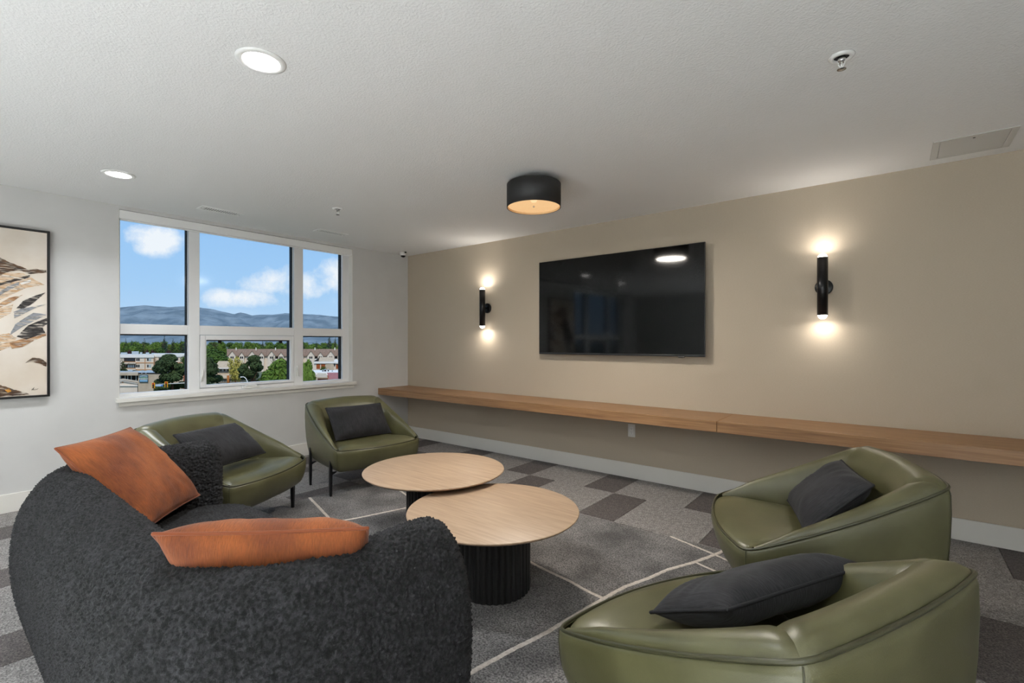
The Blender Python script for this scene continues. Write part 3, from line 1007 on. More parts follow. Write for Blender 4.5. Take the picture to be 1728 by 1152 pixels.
def make_chair(label):
    root = empty('lounge_chair')
    tag(root, label, 'armchair', 'olive leather tub chairs')
    Wf, Wb, D, zf, zb = .865, .810, .81, .445, .800
    yf, yb = -D / 2 - .005, D / 2
    rim, par = closed_loop([(-Wf / 2, yf, zf), (Wf / 2, yf, zf), (Wb / 2, yb, zb), (-Wb / 2, yb, zb)],
                           ((.075, -.006), (.026, -.012), (.03, .010), (.026, -.012)), CNT, 1.7)
    N = len(rim)
    inn, _ = closed_loop([(-Wf / 2 + .02, yf + .0, zf), (Wf / 2 - .02, yf, zf), (Wb / 2 - .145, yb - .185, .405), (-Wb / 2 + .145, yb - .185, .405)],
                         ((.075, -.004), (.02, 0), (.03, 0), (.02, 0)), CNT, 2.6)
    # outward normals of the rim in plan
    tg = np.roll(rim, -1, 0) - np.roll(rim, 1, 0)
    nr = np.stack([tg[:, 1], -tg[:, 0]], -1)
    nr /= np.linalg.norm(nr, axis=1)[:, None]
    # outer shell
    zb0 = .232
    rows = []
    for (f, off) in ((1, -.004), (.985, .006), (.95, .012), (.8, .014), (.6, .010), (.4, .002), (.25, -.010), (.13, -.024), (.05, -.042), (.0, -.075)):
        fr = f
        pr = rim.copy()
        front = np.clip(1 - np.abs(((par + 2) % 4) - 2.5) / .5, 0, 1)      # 1 mid-front
        o = off - (.03 * front * (1 - f) ** 1.5)
        pr[:, :2] += nr * o[:, None]
        pr[:, 2] = zb0 + (rim[:, 2] - zb0) * fr - (.004 if f == 1 else 0)
        rows.append(pr)
    vs = np.concatenate(rows)
    R_ = len(rows)
    fs = []
    for k in range(R_ - 1):
        for i in range(N):
            j = (i + 1) % N
            fs.append((k * N + i, (k + 1) * N + i, (k + 1) * N + j, k * N + j))
    fs.append(tuple((R_ - 1) * N + i for i in range(N))[::-1])
    sh = mk('outer_shell', vs, fs, M['leather'], root, True)
    # piping
    pp = rim.copy()
    pp[:, :2] += nr * .004
    tube('piping', pp, .0062, M['piping'], sh, 8, True)
    # vertical seams on the outside at the front and back corners
    for e in (1.0, 2.0, 3.0, 0.0):
        i = int(np.argmin(np.abs(par - e)))
        path = [rows[k][i] + np.array([nr[i, 0], nr[i, 1], 0]) * .0005 for k in range(1, R_ - 1)]
        tube('seam', path, .0022, M['piping'], sh, 6)
    # inner pads: right arm, back, left arm
    sec = [(0, 1, -.002), (.05, 1.0, .012), (.16, 1.0, .022), (.34, .985, .026), (.55, .94, .024), (.74, .82, .018), (.88, .62, .008), (.97, .38, 0), (1.0, .15, 0), (1.0, -.12, 0)]
    rowsI = []
    h = np.maximum(rim[:, 2] - inn[:, 2], 0)
    cr = np.clip(h / .10, 0, 1)
    isback = np.clip(1 - np.abs(par - 2.5) / .55, 0, 1)
    for (a, b, c) in sec:
        p = rim * (1 - a) + inn * a
        p[:, 2] = inn[:, 2] + h * b + c * cr * (1 + .35 * isback)
        rowsI.append(p)

    def pad(name, e0, e1):
        ids = [i for i in range(N) if e0 <= par[i] < e1]
        ids = ids + [(ids[-1] + 1) % N]
        n = len(ids)
        vv, ff = [], []
        for k, p in enumerate(rowsI):
            for jj, i in enumerate(ids):
                t = min(jj, n - 1 - jj)
                pinch = {0: .012, 1: .004, 2: .001}.get(t, 0) if sec[k][0] > .02 else 0
                q_ = p[i].copy()
                if cr[i] > .5:
                    q_[2] -= pinch * .8
                vv.append(q_)
        for k in range(len(rowsI) - 1):
            for jj in range(n - 1):
                ff.append((k * n + jj, k * n + jj + 1, (k + 1) * n + jj + 1, (k + 1) * n + jj))
        mk(name, vv, ff, M['leather'], root, True)
    pad('armrest', 1.03, 2.0)
    pad('backrest', 2.0, 3.0)
    pad('armrest', 3.0, 3.97)
    # seat: boundary follows rim at the front and pad feet elsewhere
    bd = inn.copy()
    cen = np.array([0, -.05, .0])
    vv, ff = [], []
    steps = [1.0, .985, .96, .92, .85, .74, .6, .42, .22]
    fr = np.clip((inn[:, 1] - yf) / .1, 0, 1)[:, None]
    for k, s in enumerate(steps):
        for i in range(N):
            b = bd[i]
            x, y = cen[0] + (b[0] - cen[0]) * s, cen[1] + (b[1] - cen[1]) * s
            base = b[2] * s + (.43) * (1 - s)
            e_ = 1 - s
            crown = .036 * (1 - (1 - min(1, e_ / .26)) ** 2)
            dip = -.006 * (1 if k == 0 else 0)
            vv.append((x, y, base + crown + dip))
    for k in range(len(steps) - 1):
        for i in range(N):
            j = (i + 1) % N
            ff.append((k * N + i, k * N + j, (k + 1) * N + j, (k + 1) * N + i))
    vv.append((cen[0], cen[1], .466))
    last = (len(steps) - 1) * N
    for i in range(N):
        ff.append((last + i, last + (i + 1) % N, len(vv) - 1))
    mk('seat', vv, ff, M['leather_seat'], root, True)
    # legs
    for (sx, ly, lx) in ((-1, -.285, .434), (1, -.285, .434), (-1, .235, .418), (1, .235, .418)):
        bm = bmesh.new()
        prof = [(0.0, .0085, .010), (.10, .011, .013), (.236, .012, .015), (.37, .0085, .011), (.376, .006, .008)]
        ring = []
        for (z, hx, hy) in prof:
            ring.append([bm.verts.new((sx * lx + a * hx, ly + b * hy, z)) for a, b in ((-1, -1), (1, -1), (1, 1), (-1, 1))])
        for k in range(len(ring) - 1):
            for i in range(4):
                j = (i + 1) % 4
                bm.faces.new((ring[k][i], ring[k][j], ring[k + 1][j], ring[k + 1][i]))
        bm.faces.new(ring[0][::-1])
        bm.faces.new(ring[-1])
        # gusset under the shell
        g = [bm.verts.new(p) for p in ((sx * lx, ly - .006, .232), (sx * (lx - .055), ly - .006, .232), (sx * (lx - .055), ly - .006, .224), (sx * (lx - .016), ly - .006, .205), (sx * lx, ly - .006, .17))]
        g2 = [bm.verts.new((v.co.x, ly + .006, v.co.z)) for v in g]
        bm.faces.new(g)
        bm.faces.new(g2[::-1])
        for i in range(5):
            j = (i + 1) % 5
            bm.faces.new((g[i], g2[i], g2[j], g[j]))
        bmesh.ops.recalc_face_normals(bm, faces=list(bm.faces))
        fin(bm, 'leg', M['leg_metal'], root)
    return root


def children(o):
    return [c for c in bpy.data.objects if c.parent is o]


def copy_tree(o, label=None, parent=None):
    c = o.copy()
    COL.objects.link(c)
    c.parent = parent
    if label:
        c['label'] = label
    for ch in children(o):
        copy_tree(ch, None, c)
    return c


CHAIRS = [(1.734, -3.207, 118.58, 'olive green leather tub chair beside the sofa, left of the other window-side chair'),
          (1.535, -1.858, 82.44, 'olive green leather tub chair in the far corner, facing the viewer'),
          (5.471, -1.722, -66.81, 'olive green leather tub chair at right, in front of the desk, facing left'),
          (5.458, -3.106, 246.89, 'olive green leather tub chair in the near right foreground, seen from behind')]
proto = make_chair(CHAIRS[0][3])
for i, (x, y, a, lab) in enumerate(CHAIRS):
    o = proto if i == 0 else copy_tree(proto, lab)
    o.location = (x, y, 0.0 if i == 0 else 0.0)
    o.rotation_euler = (0, 0, math.radians(a))


# ------------------------------------------------------------------ cushions
def cushion(name, label, group, w, h, t, loc, rot, fab, pipe, seed, ear=.02, sag=0.0):
    root = empty(name, loc)
    root.rotation_euler = tuple(math.radians(v) for v in rot)
    tag(root, label, 'cushion', group)
    n = 44
    vv, ff = [], []

    def outline(u, v):
        # sides bow in so the corners read as ears
        x = u * w / 2 * (1 - ear * 1.6 * (1 - v * v) * abs(u) ** 2 / .5 * .5)
        z = v * h / 2 * (1 - ear * 2.0 * (1 - u * u) * abs(v) ** 2 / .5 * .5)
        return x, z
    for side in (-1, 1):
        for i in range(n + 1):
            for j in range(n + 1):
                u, v = -1 + 2 * i / n, -1 + 2 * j / n
                u = math.sin(u * math.pi / 2)
                v = math.sin(v * math.pi / 2)
                x, z = outline(u, v)
                th = ((1 - u ** 4) * (1 - v ** 4)) ** .62
                e = max(abs(u), abs(v))
                wr = 0
                if e > .35:
                    ang = math.atan2(v, u)
                    wr = mnoise.noise(Vector((ang * 5, e * 1.2, seed + side))) * .010 * (e - .35) * (1 - e) * 6
                wr += mnoise.noise(Vector((x * 6, z * 6, seed * 2 + side))) * .010 * th
                y = side * (t / 2 * th + wr * (1 if th > .02 else 0))
                y += sag * ((u * u) - .5) * .5
                vv.append((x, y, z))
        off = (0 if side == -1 else (n + 1) ** 2)
        for i in range(n):
            for j in range(n):
                a = off + i * (n + 1) + j
                f = (a, a + n + 1, a + n + 2, a + 1)
                ff.append(f if side == -1 else f[::-1])
    cov = mk('cover', vv, ff, fab, root, True)
    path = []
    K = 30
    for (a, b) in (((-1, -1), (1, -1)), ((1, -1), (1, 1)), ((1, 1), (-1, 1)), ((-1, 1), (-1, -1))):
        for k in range(K):
            s = -math.cos(math.pi * k / K) * .5 + .5
            u, v = a[0] + (b[0] - a[0]) * s, a[1] + (b[1] - a[1]) * s
            x, z = outline(u, v)
            path.append((x, sag * ((u * u) - .5) * .5, z))
    tube('piping', path, .0055, pipe, cov, 7, True)
    return root


CF, CP = M['charcoal_fabric'], M['charcoal_piping']
grp = 'charcoal lumbar cushions on the tub chairs'
cushion('lumbar_cushion', 'charcoal lumbar cushion on the chair beside the sofa', grp, .62, .36, .15, (1.852, -3.262, .655), (-50, 2, 122), CF, CP, 1)
cushion('lumbar_cushion', 'charcoal lumbar cushion on the far corner chair facing the viewer', grp, .62, .36, .15, (1.536, -1.873, .625), (-36, .8, 86.9), CF, CP, 2)
cushion('lumbar_cushion', 'charcoal lumbar cushion tilted on the right chair before the desk', grp, .60, .38, .15, (5.523, -1.70, .622), (-46, -2, -74), CF, CP, 3)
cushion('lumbar_cushion', 'charcoal lumbar cushion leaning in the near foreground chair', grp, .66, .36, .15, (5.450, -2.930, .588), (-62, 0, 243), CF, CP, 4)
OF, OP = M['orange_fabric'], M['orange_piping']
grp = 'rust throw pillows on the sofa'
cushion('throw_pillow', 'rust orange square pillow standing in the far corner of the sofa', grp, .56, .56, .17, (2.623, -3.975, .715), (-42, 0, 137.4), OF, OP, 5)
cushion('throw_pillow', 'rust orange square pillow lying in the near corner of the sofa', grp, .56, .56, .19, (4.257, -3.985, .695), (-45, -3, 230.7), OF, OP, 6)

# ------------------------------------------------------------------ curved sofa
r = empty('curved_sofa', (3.46, -3.95, 0))
tag(r, 'charcoal boucle curved sofa with rounded back, seen from behind', 'sofa')
sx0, sy0 = 3.46, -3.95
XA, XB, YB, YE, RC = 2.415, 4.52, -4.255, -3.60, .30
path = []
y = YE
for k in range(60):
    path.append((XB, YE + (YB + RC - YE) * k / 60))
for k in range(60):
    a = math.pi / 2 * k / 60
    path.append((XB - RC + RC * math.cos(a), YB + RC - RC * math.sin(a)))
for k in range(240):
    path.append((XB - RC + (XA + RC - XB + RC) * k / 240, YB))
for k in range(60):
    a = math.pi / 2 * k / 60
    path.append((XA + RC - RC * math.sin(a), YB + RC - RC * math.cos(a)))
for k in range(61):
    path.append((XA, YB + RC + (YE + .03 - YB - RC) * k / 60))
path = np.array(path)
# resample evenly
d = np.r_[0, np.cumsum(np.linalg.norm(np.diff(path, axis=0), axis=1))]
STEP = 0.0038
NS = int(d[-1] / STEP)
sN = np.linspace(0, d[-1], NS)
path = np.stack([np.interp(sN, d, path[:, 0]), np.interp(sN, d, path[:, 1])], -1)
tg = np.gradient(path, axis=0)
tg /= np.linalg.norm(tg, axis=1)[:, None]
nrm = np.stack([tg[:, 1], -tg[:, 0]], -1) * -1     # outward (away from the seat)
if nrm[NS // 2, 1] > 0:
    nrm = -nrm
pc = np.array([(-.10, .05), (-.105, .30), (-.107, .50), (-.103, .63), (-.088, .73), (-.055, .785), (-.01, .803), (.045, .795), (.10, .755), (.145, .685), (.178, .59), (.192, .47),
               (.188, .34), (.168, .21), (.135, .10), (.10, .045)])


def catmull(P, n):
    P = np.vstack([2 * P[0] - P[1], P, 2 * P[-1] - P[-2]])
    out = []
    for i in range(1, len(P) - 2):
        t = np.linspace(0, 1, n, endpoint=False)[:, None]
        a, b, c, e = P[i - 1], P[i], P[i + 1], P[i + 2]
        out.append(.5 * (2 * b + (c - a) * t + (2 * a - 5 * b + 4 * c - e) * t ** 2 + (-a + 3 * b - 3 * c + e) * t ** 3))
    out.append(P[-2][None])
    return np.concatenate(out)


pf = catmull(pc, 30)
dl = np.r_[0, np.cumsum(np.linalg.norm(np.diff(pf, axis=0), axis=1))]
NPF = int(dl[-1] / STEP)
sl = np.linspace(0, dl[-1], NPF)
pf = np.stack([np.interp(sl, dl, pf[:, 0]), np.interp(sl, dl, pf[:, 1])], -1)
cenp = np.array([.035, .42])


def section(i, inset=0.0, along=0.0, sgn=1):
    p = pf.copy()
    if inset > 0:
        dd = p - cenp
        half = np.array([.15, .38])
        p = cenp + dd * (1 - inset / half)
    xy = path[i] + nrm[i] * p[:, :1] + tg[i] * along * sgn
    return np.concatenate([xy, p[:, 1:]], 1)


secs = []
RE = .075
ncap = 20
for k in range(ncap):
    a = math.pi / 2 * (1 - (k / ncap))
    secs.append(section(0, RE * (1 - math.cos(a)), RE * math.sin(a), -1))
for i in range(NS):
    secs.append(section(i))
for k in range(1, ncap + 1):
    a = math.pi / 2 * (k / ncap)
    secs.append(section(NS - 1, RE * (1 - math.cos(a)), RE * math.sin(a), 1))
G = np.array(secs)
A, B = G.shape[:2]
# boucle nubs as real relief
du = np.gradient(G, axis=0)
dv = np.gradient(G, axis=1)
nn = np.cross(du, dv)
nn /= (np.linalg.norm(nn, axis=2)[..., None] + 1e-9)
flat = G.reshape(-1, 3)


def nubs(P, sc):
    """rounded grains: high at each cell centre, low in the joints"""
    out = np.empty(len(P))
    vor = mnoise.voronoi
    for i, p in enumerate(P):
        d_ = vor((p[0] * sc, p[1] * sc, p[2] * sc))[0]
        out[i] = 0.75 - d_[0] * 1.1 + 0.35 * (d_[1] - d_[0])
    return out


relief = nubs(flat, 84.0).reshape(A, B)
outward = np.sign(np.einsum('ijk,ijk->ij', nn, G - np.array([sx0, sy0, .4]))[A // 2, int(B * .6)])
G2 = G + nn * (outward * .0115 * relief)[..., None]
co = G2.reshape(-1, 3) - np.array([sx0, sy0, 0])
idx = np.arange(A * B).reshape(A, B)
qd = np.stack([idx[:-1, :-1], idx[1:, :-1], idx[1:, 1:], idx[:-1, 1:]], -1).reshape(-1, 4)
if outward < 0:
    qd = qd[:, ::-1]
# close the two ends with a fan of quads along the profile (inner half to outer half)
back = fast_mesh('back_and_arms', co, qd, M['boucle'], r)
for e_i, nm in ((0, 'arm_end'), (A - 1, 'arm_end')):
    ring = G[e_i][::4] - np.array([sx0, sy0, 0])
    mk(nm, ring, [tuple(range(len(ring)))], M['boucle'], r, True)


def round_slab(name, x0, x1, y0, y1, z0, z1, rc, re, mat_, parent, crown=.02, ox=0, oy=0, bow=0.0, step=.006, relief_amp=.0):
    """rounded-corner slab with soft top edge"""
    out = []
    for (cx_, cy_, a0) in ((x1 - rc, y0 + rc, -90), (x1 - rc, y1 - rc, 0), (x0 + rc, y1 - rc, 90), (x0 + rc, y0 + rc, 180)):
        for k in range(24):
            a = math.radians(a0 + 90 * k / 23)
            out.append((cx_ + rc * math.cos(a), cy_ + rc * math.sin(a)))
    out = np.array(out)
    dd = np.r_[0, np.cumsum(np.linalg.norm(np.diff(np.vstack([out, out[:1]]), axis=0), axis=1))]
    n = int(dd[-1] / step)
    s = np.linspace(0, dd[-1], n, endpoint=False)
    oo = np.vstack([out, out[:1]])
    out = np.stack([np.interp(s, dd, oo[:, 0]), np.interp(s, dd, oo[:, 1])], -1)
    front = np.clip((out[:, 1] - (y0 + y1) / 2) / ((y1 - y0) / 2), 0, 1)
    xm, xh = (x0 + x1) / 2, (x1 - x0) / 2
    out[:, 1] += bow * front * (1 - ((out[:, 0] - xm) / xh) ** 2)
    cen_ = np.array([xm, (y0 + y1) / 2])
    rows = []
    levels = [(1.0, z0, 0)]
    for k in range(20):
        levels.append((1.0, z0 + (z1 - re - z0) * (k + 1) / 20, 0))
    for k in range(1, 15):
        a = math.pi / 2 * k / 14
        levels.append((1.0, z1 - re + re * math.sin(a), re * (1 - math.cos(a))))
    hw = np.array([(x1 - x0) / 2, (y1 - y0) / 2])
    for (f, z, ins) in levels:
        p = cen_ + (out - cen_) * (1 - ins / hw)
        rows.append(np.concatenate([p, np.full((n, 1), z)], 1))
    last = rows[-1][:, :2]
    m = 60
    for k in range(1, m + 1):
        f = 1 - k / m
        p = cen_ + (last - cen_) * max(f, .002)
        rows.append(np.concatenate([p, np.full((n, 1), z1 + crown * (1 - f ** 2))], 1))
    Gx = np.array(rows)
    a_, b_ = Gx.shape[:2]
    if relief_amp:
        rel = nubs(Gx.reshape(-1, 3), 84.0).reshape(a_, b_)
        Gx[20:, :, 2] += relief_amp * rel[20:]
    ids = np.arange(a_ * b_).reshape(a_, b_)
    nx_ = np.roll(ids, -1, axis=1)
    qq = np.stack([ids[:-1], nx_[:-1], nx_[1:], ids[1:]], -1).reshape(-1, 4)
    return fast_mesh(name, Gx.reshape(-1, 3) - np.array([ox, oy, 0]), qq, mat_, parent)


round_slab('seat_cushion', XA + .06, XB - .06, YB + .08, -3.42, .10, .432, .22, .075, M['boucle'], r, .022, sx0, sy0, bow=.04, relief_amp=.009)
round_slab('plinth', XA + .02, XB - .02, YB - .05, -3.55, .0, .10, .25, .01, M['black'], r, 0, sx0, sy0, step=.03)

# ------------------------------------------------------------------ the town outside
GROUND_EYE = 13.5
ZG = CAM.z - GROUND_EYE


def at(px, py, D):
    return CAM + FW * D + RT * ((px - CX) / F_PX * D) + Vector((0, 0, -(py - HY) / F_PX * D))


o = mk('ground', [(-9000, -9000, ZG), (-.6, -9000, ZG), (-.6, 9000, ZG), (-9000, 9000, ZG)], [(0, 1, 2, 3)],
       mat('town_ground', '6E6B60', .9, col2='4E5A3A', scale=.03, detail=6))
tag(o, kind='structure')

# mountains
ridge = [(-500, 500), (-300, 512), (-150, 506), (0, 514), (100, 512), (160, 517), (200, 519), (220, 516.5), (243, 515), (270, 517), (285, 518), (300, 517), (315, 516.5), (338, 518.5), (360, 522), (380, 527),
         (395, 530), (405, 527), (415, 529), (425, 532), (440, 530.5), (460, 531), (480, 528.5), (495, 529), (512, 530), (540, 531), (560, 534), (577, 536), (640, 533), (720, 538), (800, 530), (900, 540)]
px_ = np.linspace(-480, 880, 420)
ry_ = np.interp(px_, [a for a, b in ridge], [b for a, b in ridge])
NV = 60
vv = []
for i, (p, t) in enumerate(zip(px_, ry_)):
    for k in range(NV + 1):
        s = k / NV
        D = 3200 + 3300 * s
        top = at(p, t, 6500).z
        prof_ = s ** 1.35
        q = at(p, HY, D)
        n_ = mnoise.fractal(Vector((q.x * .0011, q.y * .0011, 0)), 1.0, 2.0, 6)
        n2 = mnoise.fractal(Vector((q.x * .006, q.y * .006, 4)), 1.0, 2.0, 4)
        z = ZG + (top - ZG) * prof_ + (n_ * 130 + n2 * 22) * math.sin(math.pi * min(s, 1)) ** .8 * (1 if s < .97 else .3) + n2 * 5 * s
        vv.append((q.x, q.y, z))
ff = []
for i in range(len(px_) - 1):
    for k in range(NV):
        a = i * (NV + 1) + k
        ff.append((a, a + NV + 1, a + NV + 2, a + 1))
o = mk('mountain_range', vv, ff, mat('blue_forest_mountain', '66757F', 1.0, col2='86939B', scale=.0045, detail=9, contrast=(.38, .66), spec=0.0), None, True)  # aerial haze is put into the slate-blue base colour
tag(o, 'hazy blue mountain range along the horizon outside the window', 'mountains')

# --- trees


def leaf_cloud(blobs, n, size, seed, flat=1.0):
    rnd = random.Random(seed)
    vs, fs = [], []
    tot = sum(b[3] ** 2 for b in blobs)
    for b in blobs:
        k = int(n * b[3] ** 2 / tot)
        for _ in range(k):
            d = Vector((rnd.gauss(0, 1), rnd.gauss(0, 1), rnd.gauss(0, 1))).normalized()
            rr = b[3] * (rnd.random() ** .35)
            c = Vector((b[0] + d.x * rr, b[1] + d.y * rr, b[2] + d.z * rr * flat))
            nrm_ = (d + Vector((rnd.uniform(-.8, .8), rnd.uniform(-.8, .8), rnd.uniform(-.3, .9)))).normalized()
            t = nrm_.cross(Vector((rnd.uniform(-1, 1), rnd.uniform(-1, 1), rnd.uniform(-1, 1)))).normalized()
            u = nrm_.cross(t)
            s = size * rnd.uniform(.6, 1.3)
            i = len(vs)
            vs += [c - t * s, c + u * s * .6, c + t * s, c - u * s * .6]
            fs.append((i, i + 1, i + 2, i + 3))
    return vs, fs


def mesh_only(name, vs, fs, m):
    me = bpy.data.meshes.new(name)
    me.from_pydata([tuple(v) for v in vs], [], fs)
    me.materials.append(m)
    me.update()
    return me


def leafm(n, a, b):
    return mat(n, a, .8, col2=b, scale=.9, detail=4, contrast=(.35, .7), spec=.2)


LM = {'dark': leafm('dark_pine_needles', '2C3A20', '4F5F36'), 'green': leafm('green_leaves', '4A6420', '7C9440'), 'deep': leafm('deep_green_leaves', '364D1C', '5C7634'),
      'yellow': leafm('yellow_leaves', '9C9440', 'C9B768'), 'spruce': leafm('spruce_needles', '2A3A2C', '47584A'), 'plum': leafm('plum_leaves', '3A2026', '5A3238')}
BARK = mat('bark', '5A3E2A', .9, col2='7A5236', scale=3)


def tree_meshes(kind, seed, n, leaf):
    """unit tree: height 1, crown radius given"""
    rnd = random.Random(seed)
    blobs = []
    if kind == 'leafy':
        for _ in range(13):
            a, rr, z = rnd.uniform(0, 6.28), rnd.uniform(0, .26), rnd.uniform(.38, .84)
            blobs.append((rr * math.cos(a), rr * math.sin(a), z, rnd.uniform(.11, .18)))
        blobs.append((0, 0, .6, .26))
        vs, fs = leaf_cloud(blobs, n, .030, seed)
    elif kind == 'pine':
        for i in range(17):
            z = rnd.uniform(.34, .92)
            a, rr = rnd.uniform(0, 6.28), rnd.uniform(.05, .32) * (1.15 - z * .7)
            blobs.append((rr * math.cos(a), rr * math.sin(a), z, rnd.uniform(.09, .15)))
        blobs.append((0, 0, .88, .10))
        vs, fs = leaf_cloud(blobs, n, .026, seed, .6)
    else:
        for i in range(22):
            z = .12 + .84 * i / 21
            rad = .25 * (1 - z) ** .85 + .012
            for k in range(5):
                a = rnd.uniform(0, 6.28)
                blobs.append((rad * .6 * math.cos(a), rad * .6 * math.sin(a), z, max(.018, rad * .55)))
        vs, fs = leaf_cloud(blobs, n, .02, seed, .6)
    me = mesh_only('crown', vs, fs, leaf)
    tv, tf = tube_geo([Vector((0, 0, 0)), Vector((.01, 0, .3)), Vector((0, .01, .6)), Vector((0, 0, .8))], [.03, .024, .015, .006], 7)
    for k in range(4):
        a = rnd.uniform(0, 6.28)
        bv, bf = tube_geo([Vector((0, 0, .3 + .1 * k)), Vector((.12 * math.cos(a), .12 * math.sin(a), .45 + .1 * k)), Vector((.22 * math.cos(a), .22 * math.sin(a), .52 + .1 * k))], [.012, .009, .004], 5)
        off = len(tv)
        tv += bv
        tf += [tuple(i + off for i in f) for f in bf]
    mt = mesh_only('trunk', tv, tf, BARK)
    return me, mt


TM = {('leafy', 'green', 0): tree_meshes('leafy', 1, 2200, LM['green']), ('leafy', 'deep', 0): tree_meshes('leafy', 2, 2200, LM['deep']),
      ('leafy', 'plum', 0): tree_meshes('leafy', 3, 1600, LM['plum']), ('conifer', 'spruce', 0): tree_meshes('conifer', 4, 2600, LM['spruce']),
      ('conifer', 'dark', 0): tree_meshes('conifer', 5, 2600, LM['dark']),
      ('pine', 'dark', 1): tree_meshes('pine', 6, 9000, LM['dark']), ('leafy', 'green', 1): tree_meshes('leafy', 7, 12000, LM['green']),
      ('leafy', 'yellow', 1): tree_meshes('leafy', 8, 3000, LM['yellow']), ('leafy', 'deep', 1): tree_meshes('leafy', 9, 8000, LM['deep'])}


def tree(key, px, top, D, width_px, label, group=None, rot=0.0, name=None):
    base = at(px, HY, D)
    hgt = GROUND_EYE - (top - HY) / F_PX * D
    wid = width_px / F_PX * D
    nat = {'leafy': .78, 'pine': .72, 'conifer': .44}[key[0]] * hgt
    sxy = hgt * wid / nat
    nm = name or {'leafy': 'leafy_tree', 'pine': 'pine_tree', 'conifer': 'conifer_tree'}[key[0]]
    t = empty(nm, (base.x, base.y, ZG), rot)
    t.scale = (sxy, sxy, hgt)
    tag(t, label, 'tree', group)
    c, k = TM[key]
    link(bpy.data.objects.new('crown', c), t)
    link(bpy.data.objects.new('trunk', k), t)


# near trees
tree(('pine', 'dark', 1), 290, 594, 100, 62, 'dark pine in front of the cream apartments outside the left pane', rot=.4)
tree(('pine', 'dark', 1), 352, 600, 100, 48, 'dark pine at the left edge of the middle lower pane', rot=2.1)
tree(('pine', 'dark', 1), 425, 596, 105, 50, 'dark round pine in the middle of the middle lower pane', rot=4.0)
tree(('leafy', 'green', 1), 476, 599, 88, 74, 'big bright green leafy tree at the right of the middle lower pane', rot=1.0)
tree(('leafy', 'green', 1), 517, 601, 84, 38, 'bright green leafy tree at the left edge of the right lower pane', rot=2.6)
tree(('leafy', 'yellow', 1), 397, 598, 128, 30, 'pale yellow-green tree before the tan roofs', rot=.8)
tree(('leafy', 'deep', 1), 360, 582, 175, 62, 'broad deep green tree at the left of the middle lower pane', rot=3.0)
tree(('conifer', 'dark', 0), 462, 597, 150, 12, 'slim dark conifer before the gabled townhouse', rot=3.0)
tree(('conifer', 'dark', 0), 206, 604, 150, 22, 'dark conifer at the left end of the cream apartments', rot=1.0)
tree(('leafy', 'deep', 0), 318, 590, 170, 24, 'deep green tree behind the right end of the cream apartments', rot=1.0)
tree(('leafy', 'deep', 0), 545, 612, 140, 12, 'small garden tree before the orange panelled building', rot=1.5)
# tree line
conif = [(212, 570, 300, 10), (222, 573, 320, 10), (244, 570, 300, 16), (278, 565.5, 270, 16), (292, 570, 310, 14), (312, 566, 250, 16), (306, 570, 260, 14), (556, 564, 330, 14), (566, 566, 330, 8),
         (512, 572, 320, 9), (443, 573.5, 420, 8), (534, 574, 400, 6), (362, 572, 380, 12), (150, 568, 300, 16), (120, 572, 310, 14), (640, 568, 330, 14)]
CONIF = conif


def pane_of(p):
    if p < 200:
        return 'just left of the window view'
    if p < 330:
        return 'through the left lower pane'
    if p < 500:
        return 'through the middle lower pane'
    if p < 580:
        return 'through the right lower pane'
    return 'just right of the window view'


rnd = random.Random(5)
leafy = []
for p in range(170, 640, 9):
    leafy.append((p + rnd.uniform(-3, 3), rnd.uniform(575, 582), rnd.uniform(300, 470), rnd.uniform(16, 26)))
for p in range(180, 640, 16):
    leafy.append((p + rnd.uniform(-3, 3), rnd.uniform(574, 577), rnd.uniform(520, 680), rnd.uniform(14, 22)))
for p in list(range(-60, 170, 11)) + list(range(650, 780, 11)):
    leafy.append((p + rnd.uniform(-3, 3), rnd.uniform(576, 582), rnd.uniform(300, 470), rnd.uniform(18, 28)))
for p in (-40, 10, 55, 100, 140, 175, 660, 720):
    leafy.append((p, rnd.uniform(598, 606), rnd.uniform(120, 170), rnd.uniform(34, 48)))
for p in (214, 226, 252, 270, 520, 562, 548, 575):
    leafy.append((p, rnd.uniform(578, 583), 255, rnd.uniform(20, 28)))
for i, (p, t, D, w) in enumerate(CONIF):
    tree(('conifer', 'spruce' if i % 2 else 'dark', 0), p, t, D, w, 'tall %s conifer in the distant tree line, seen %s' % ('blue-green' if i % 2 else 'dark', pane_of(p)), 'distant conifers', rot=i * 1.3)
for i, (p, t, D, w) in enumerate(leafy):
    tree(('leafy', 'green' if i % 3 else 'deep', 0), p, t, D, w, '%s leafy tree in the %s tree line, seen %s' % ('mid green' if i % 3 else 'deep green', 'farthest' if D > 500 else ('nearest' if D < 200 else 'nearer'), pane_of(p)), 'distant leafy trees', rot=i * .9)
for i, (p, t) in enumerate(((218, 587), (248, 587), (258, 588), (284, 588))):
    tree(('leafy', 'plum', 0), p, t, 235, 14, 'dark plum-leaved tree behind the apartment roof', 'plum-leaved trees', rot=i * 1.7)


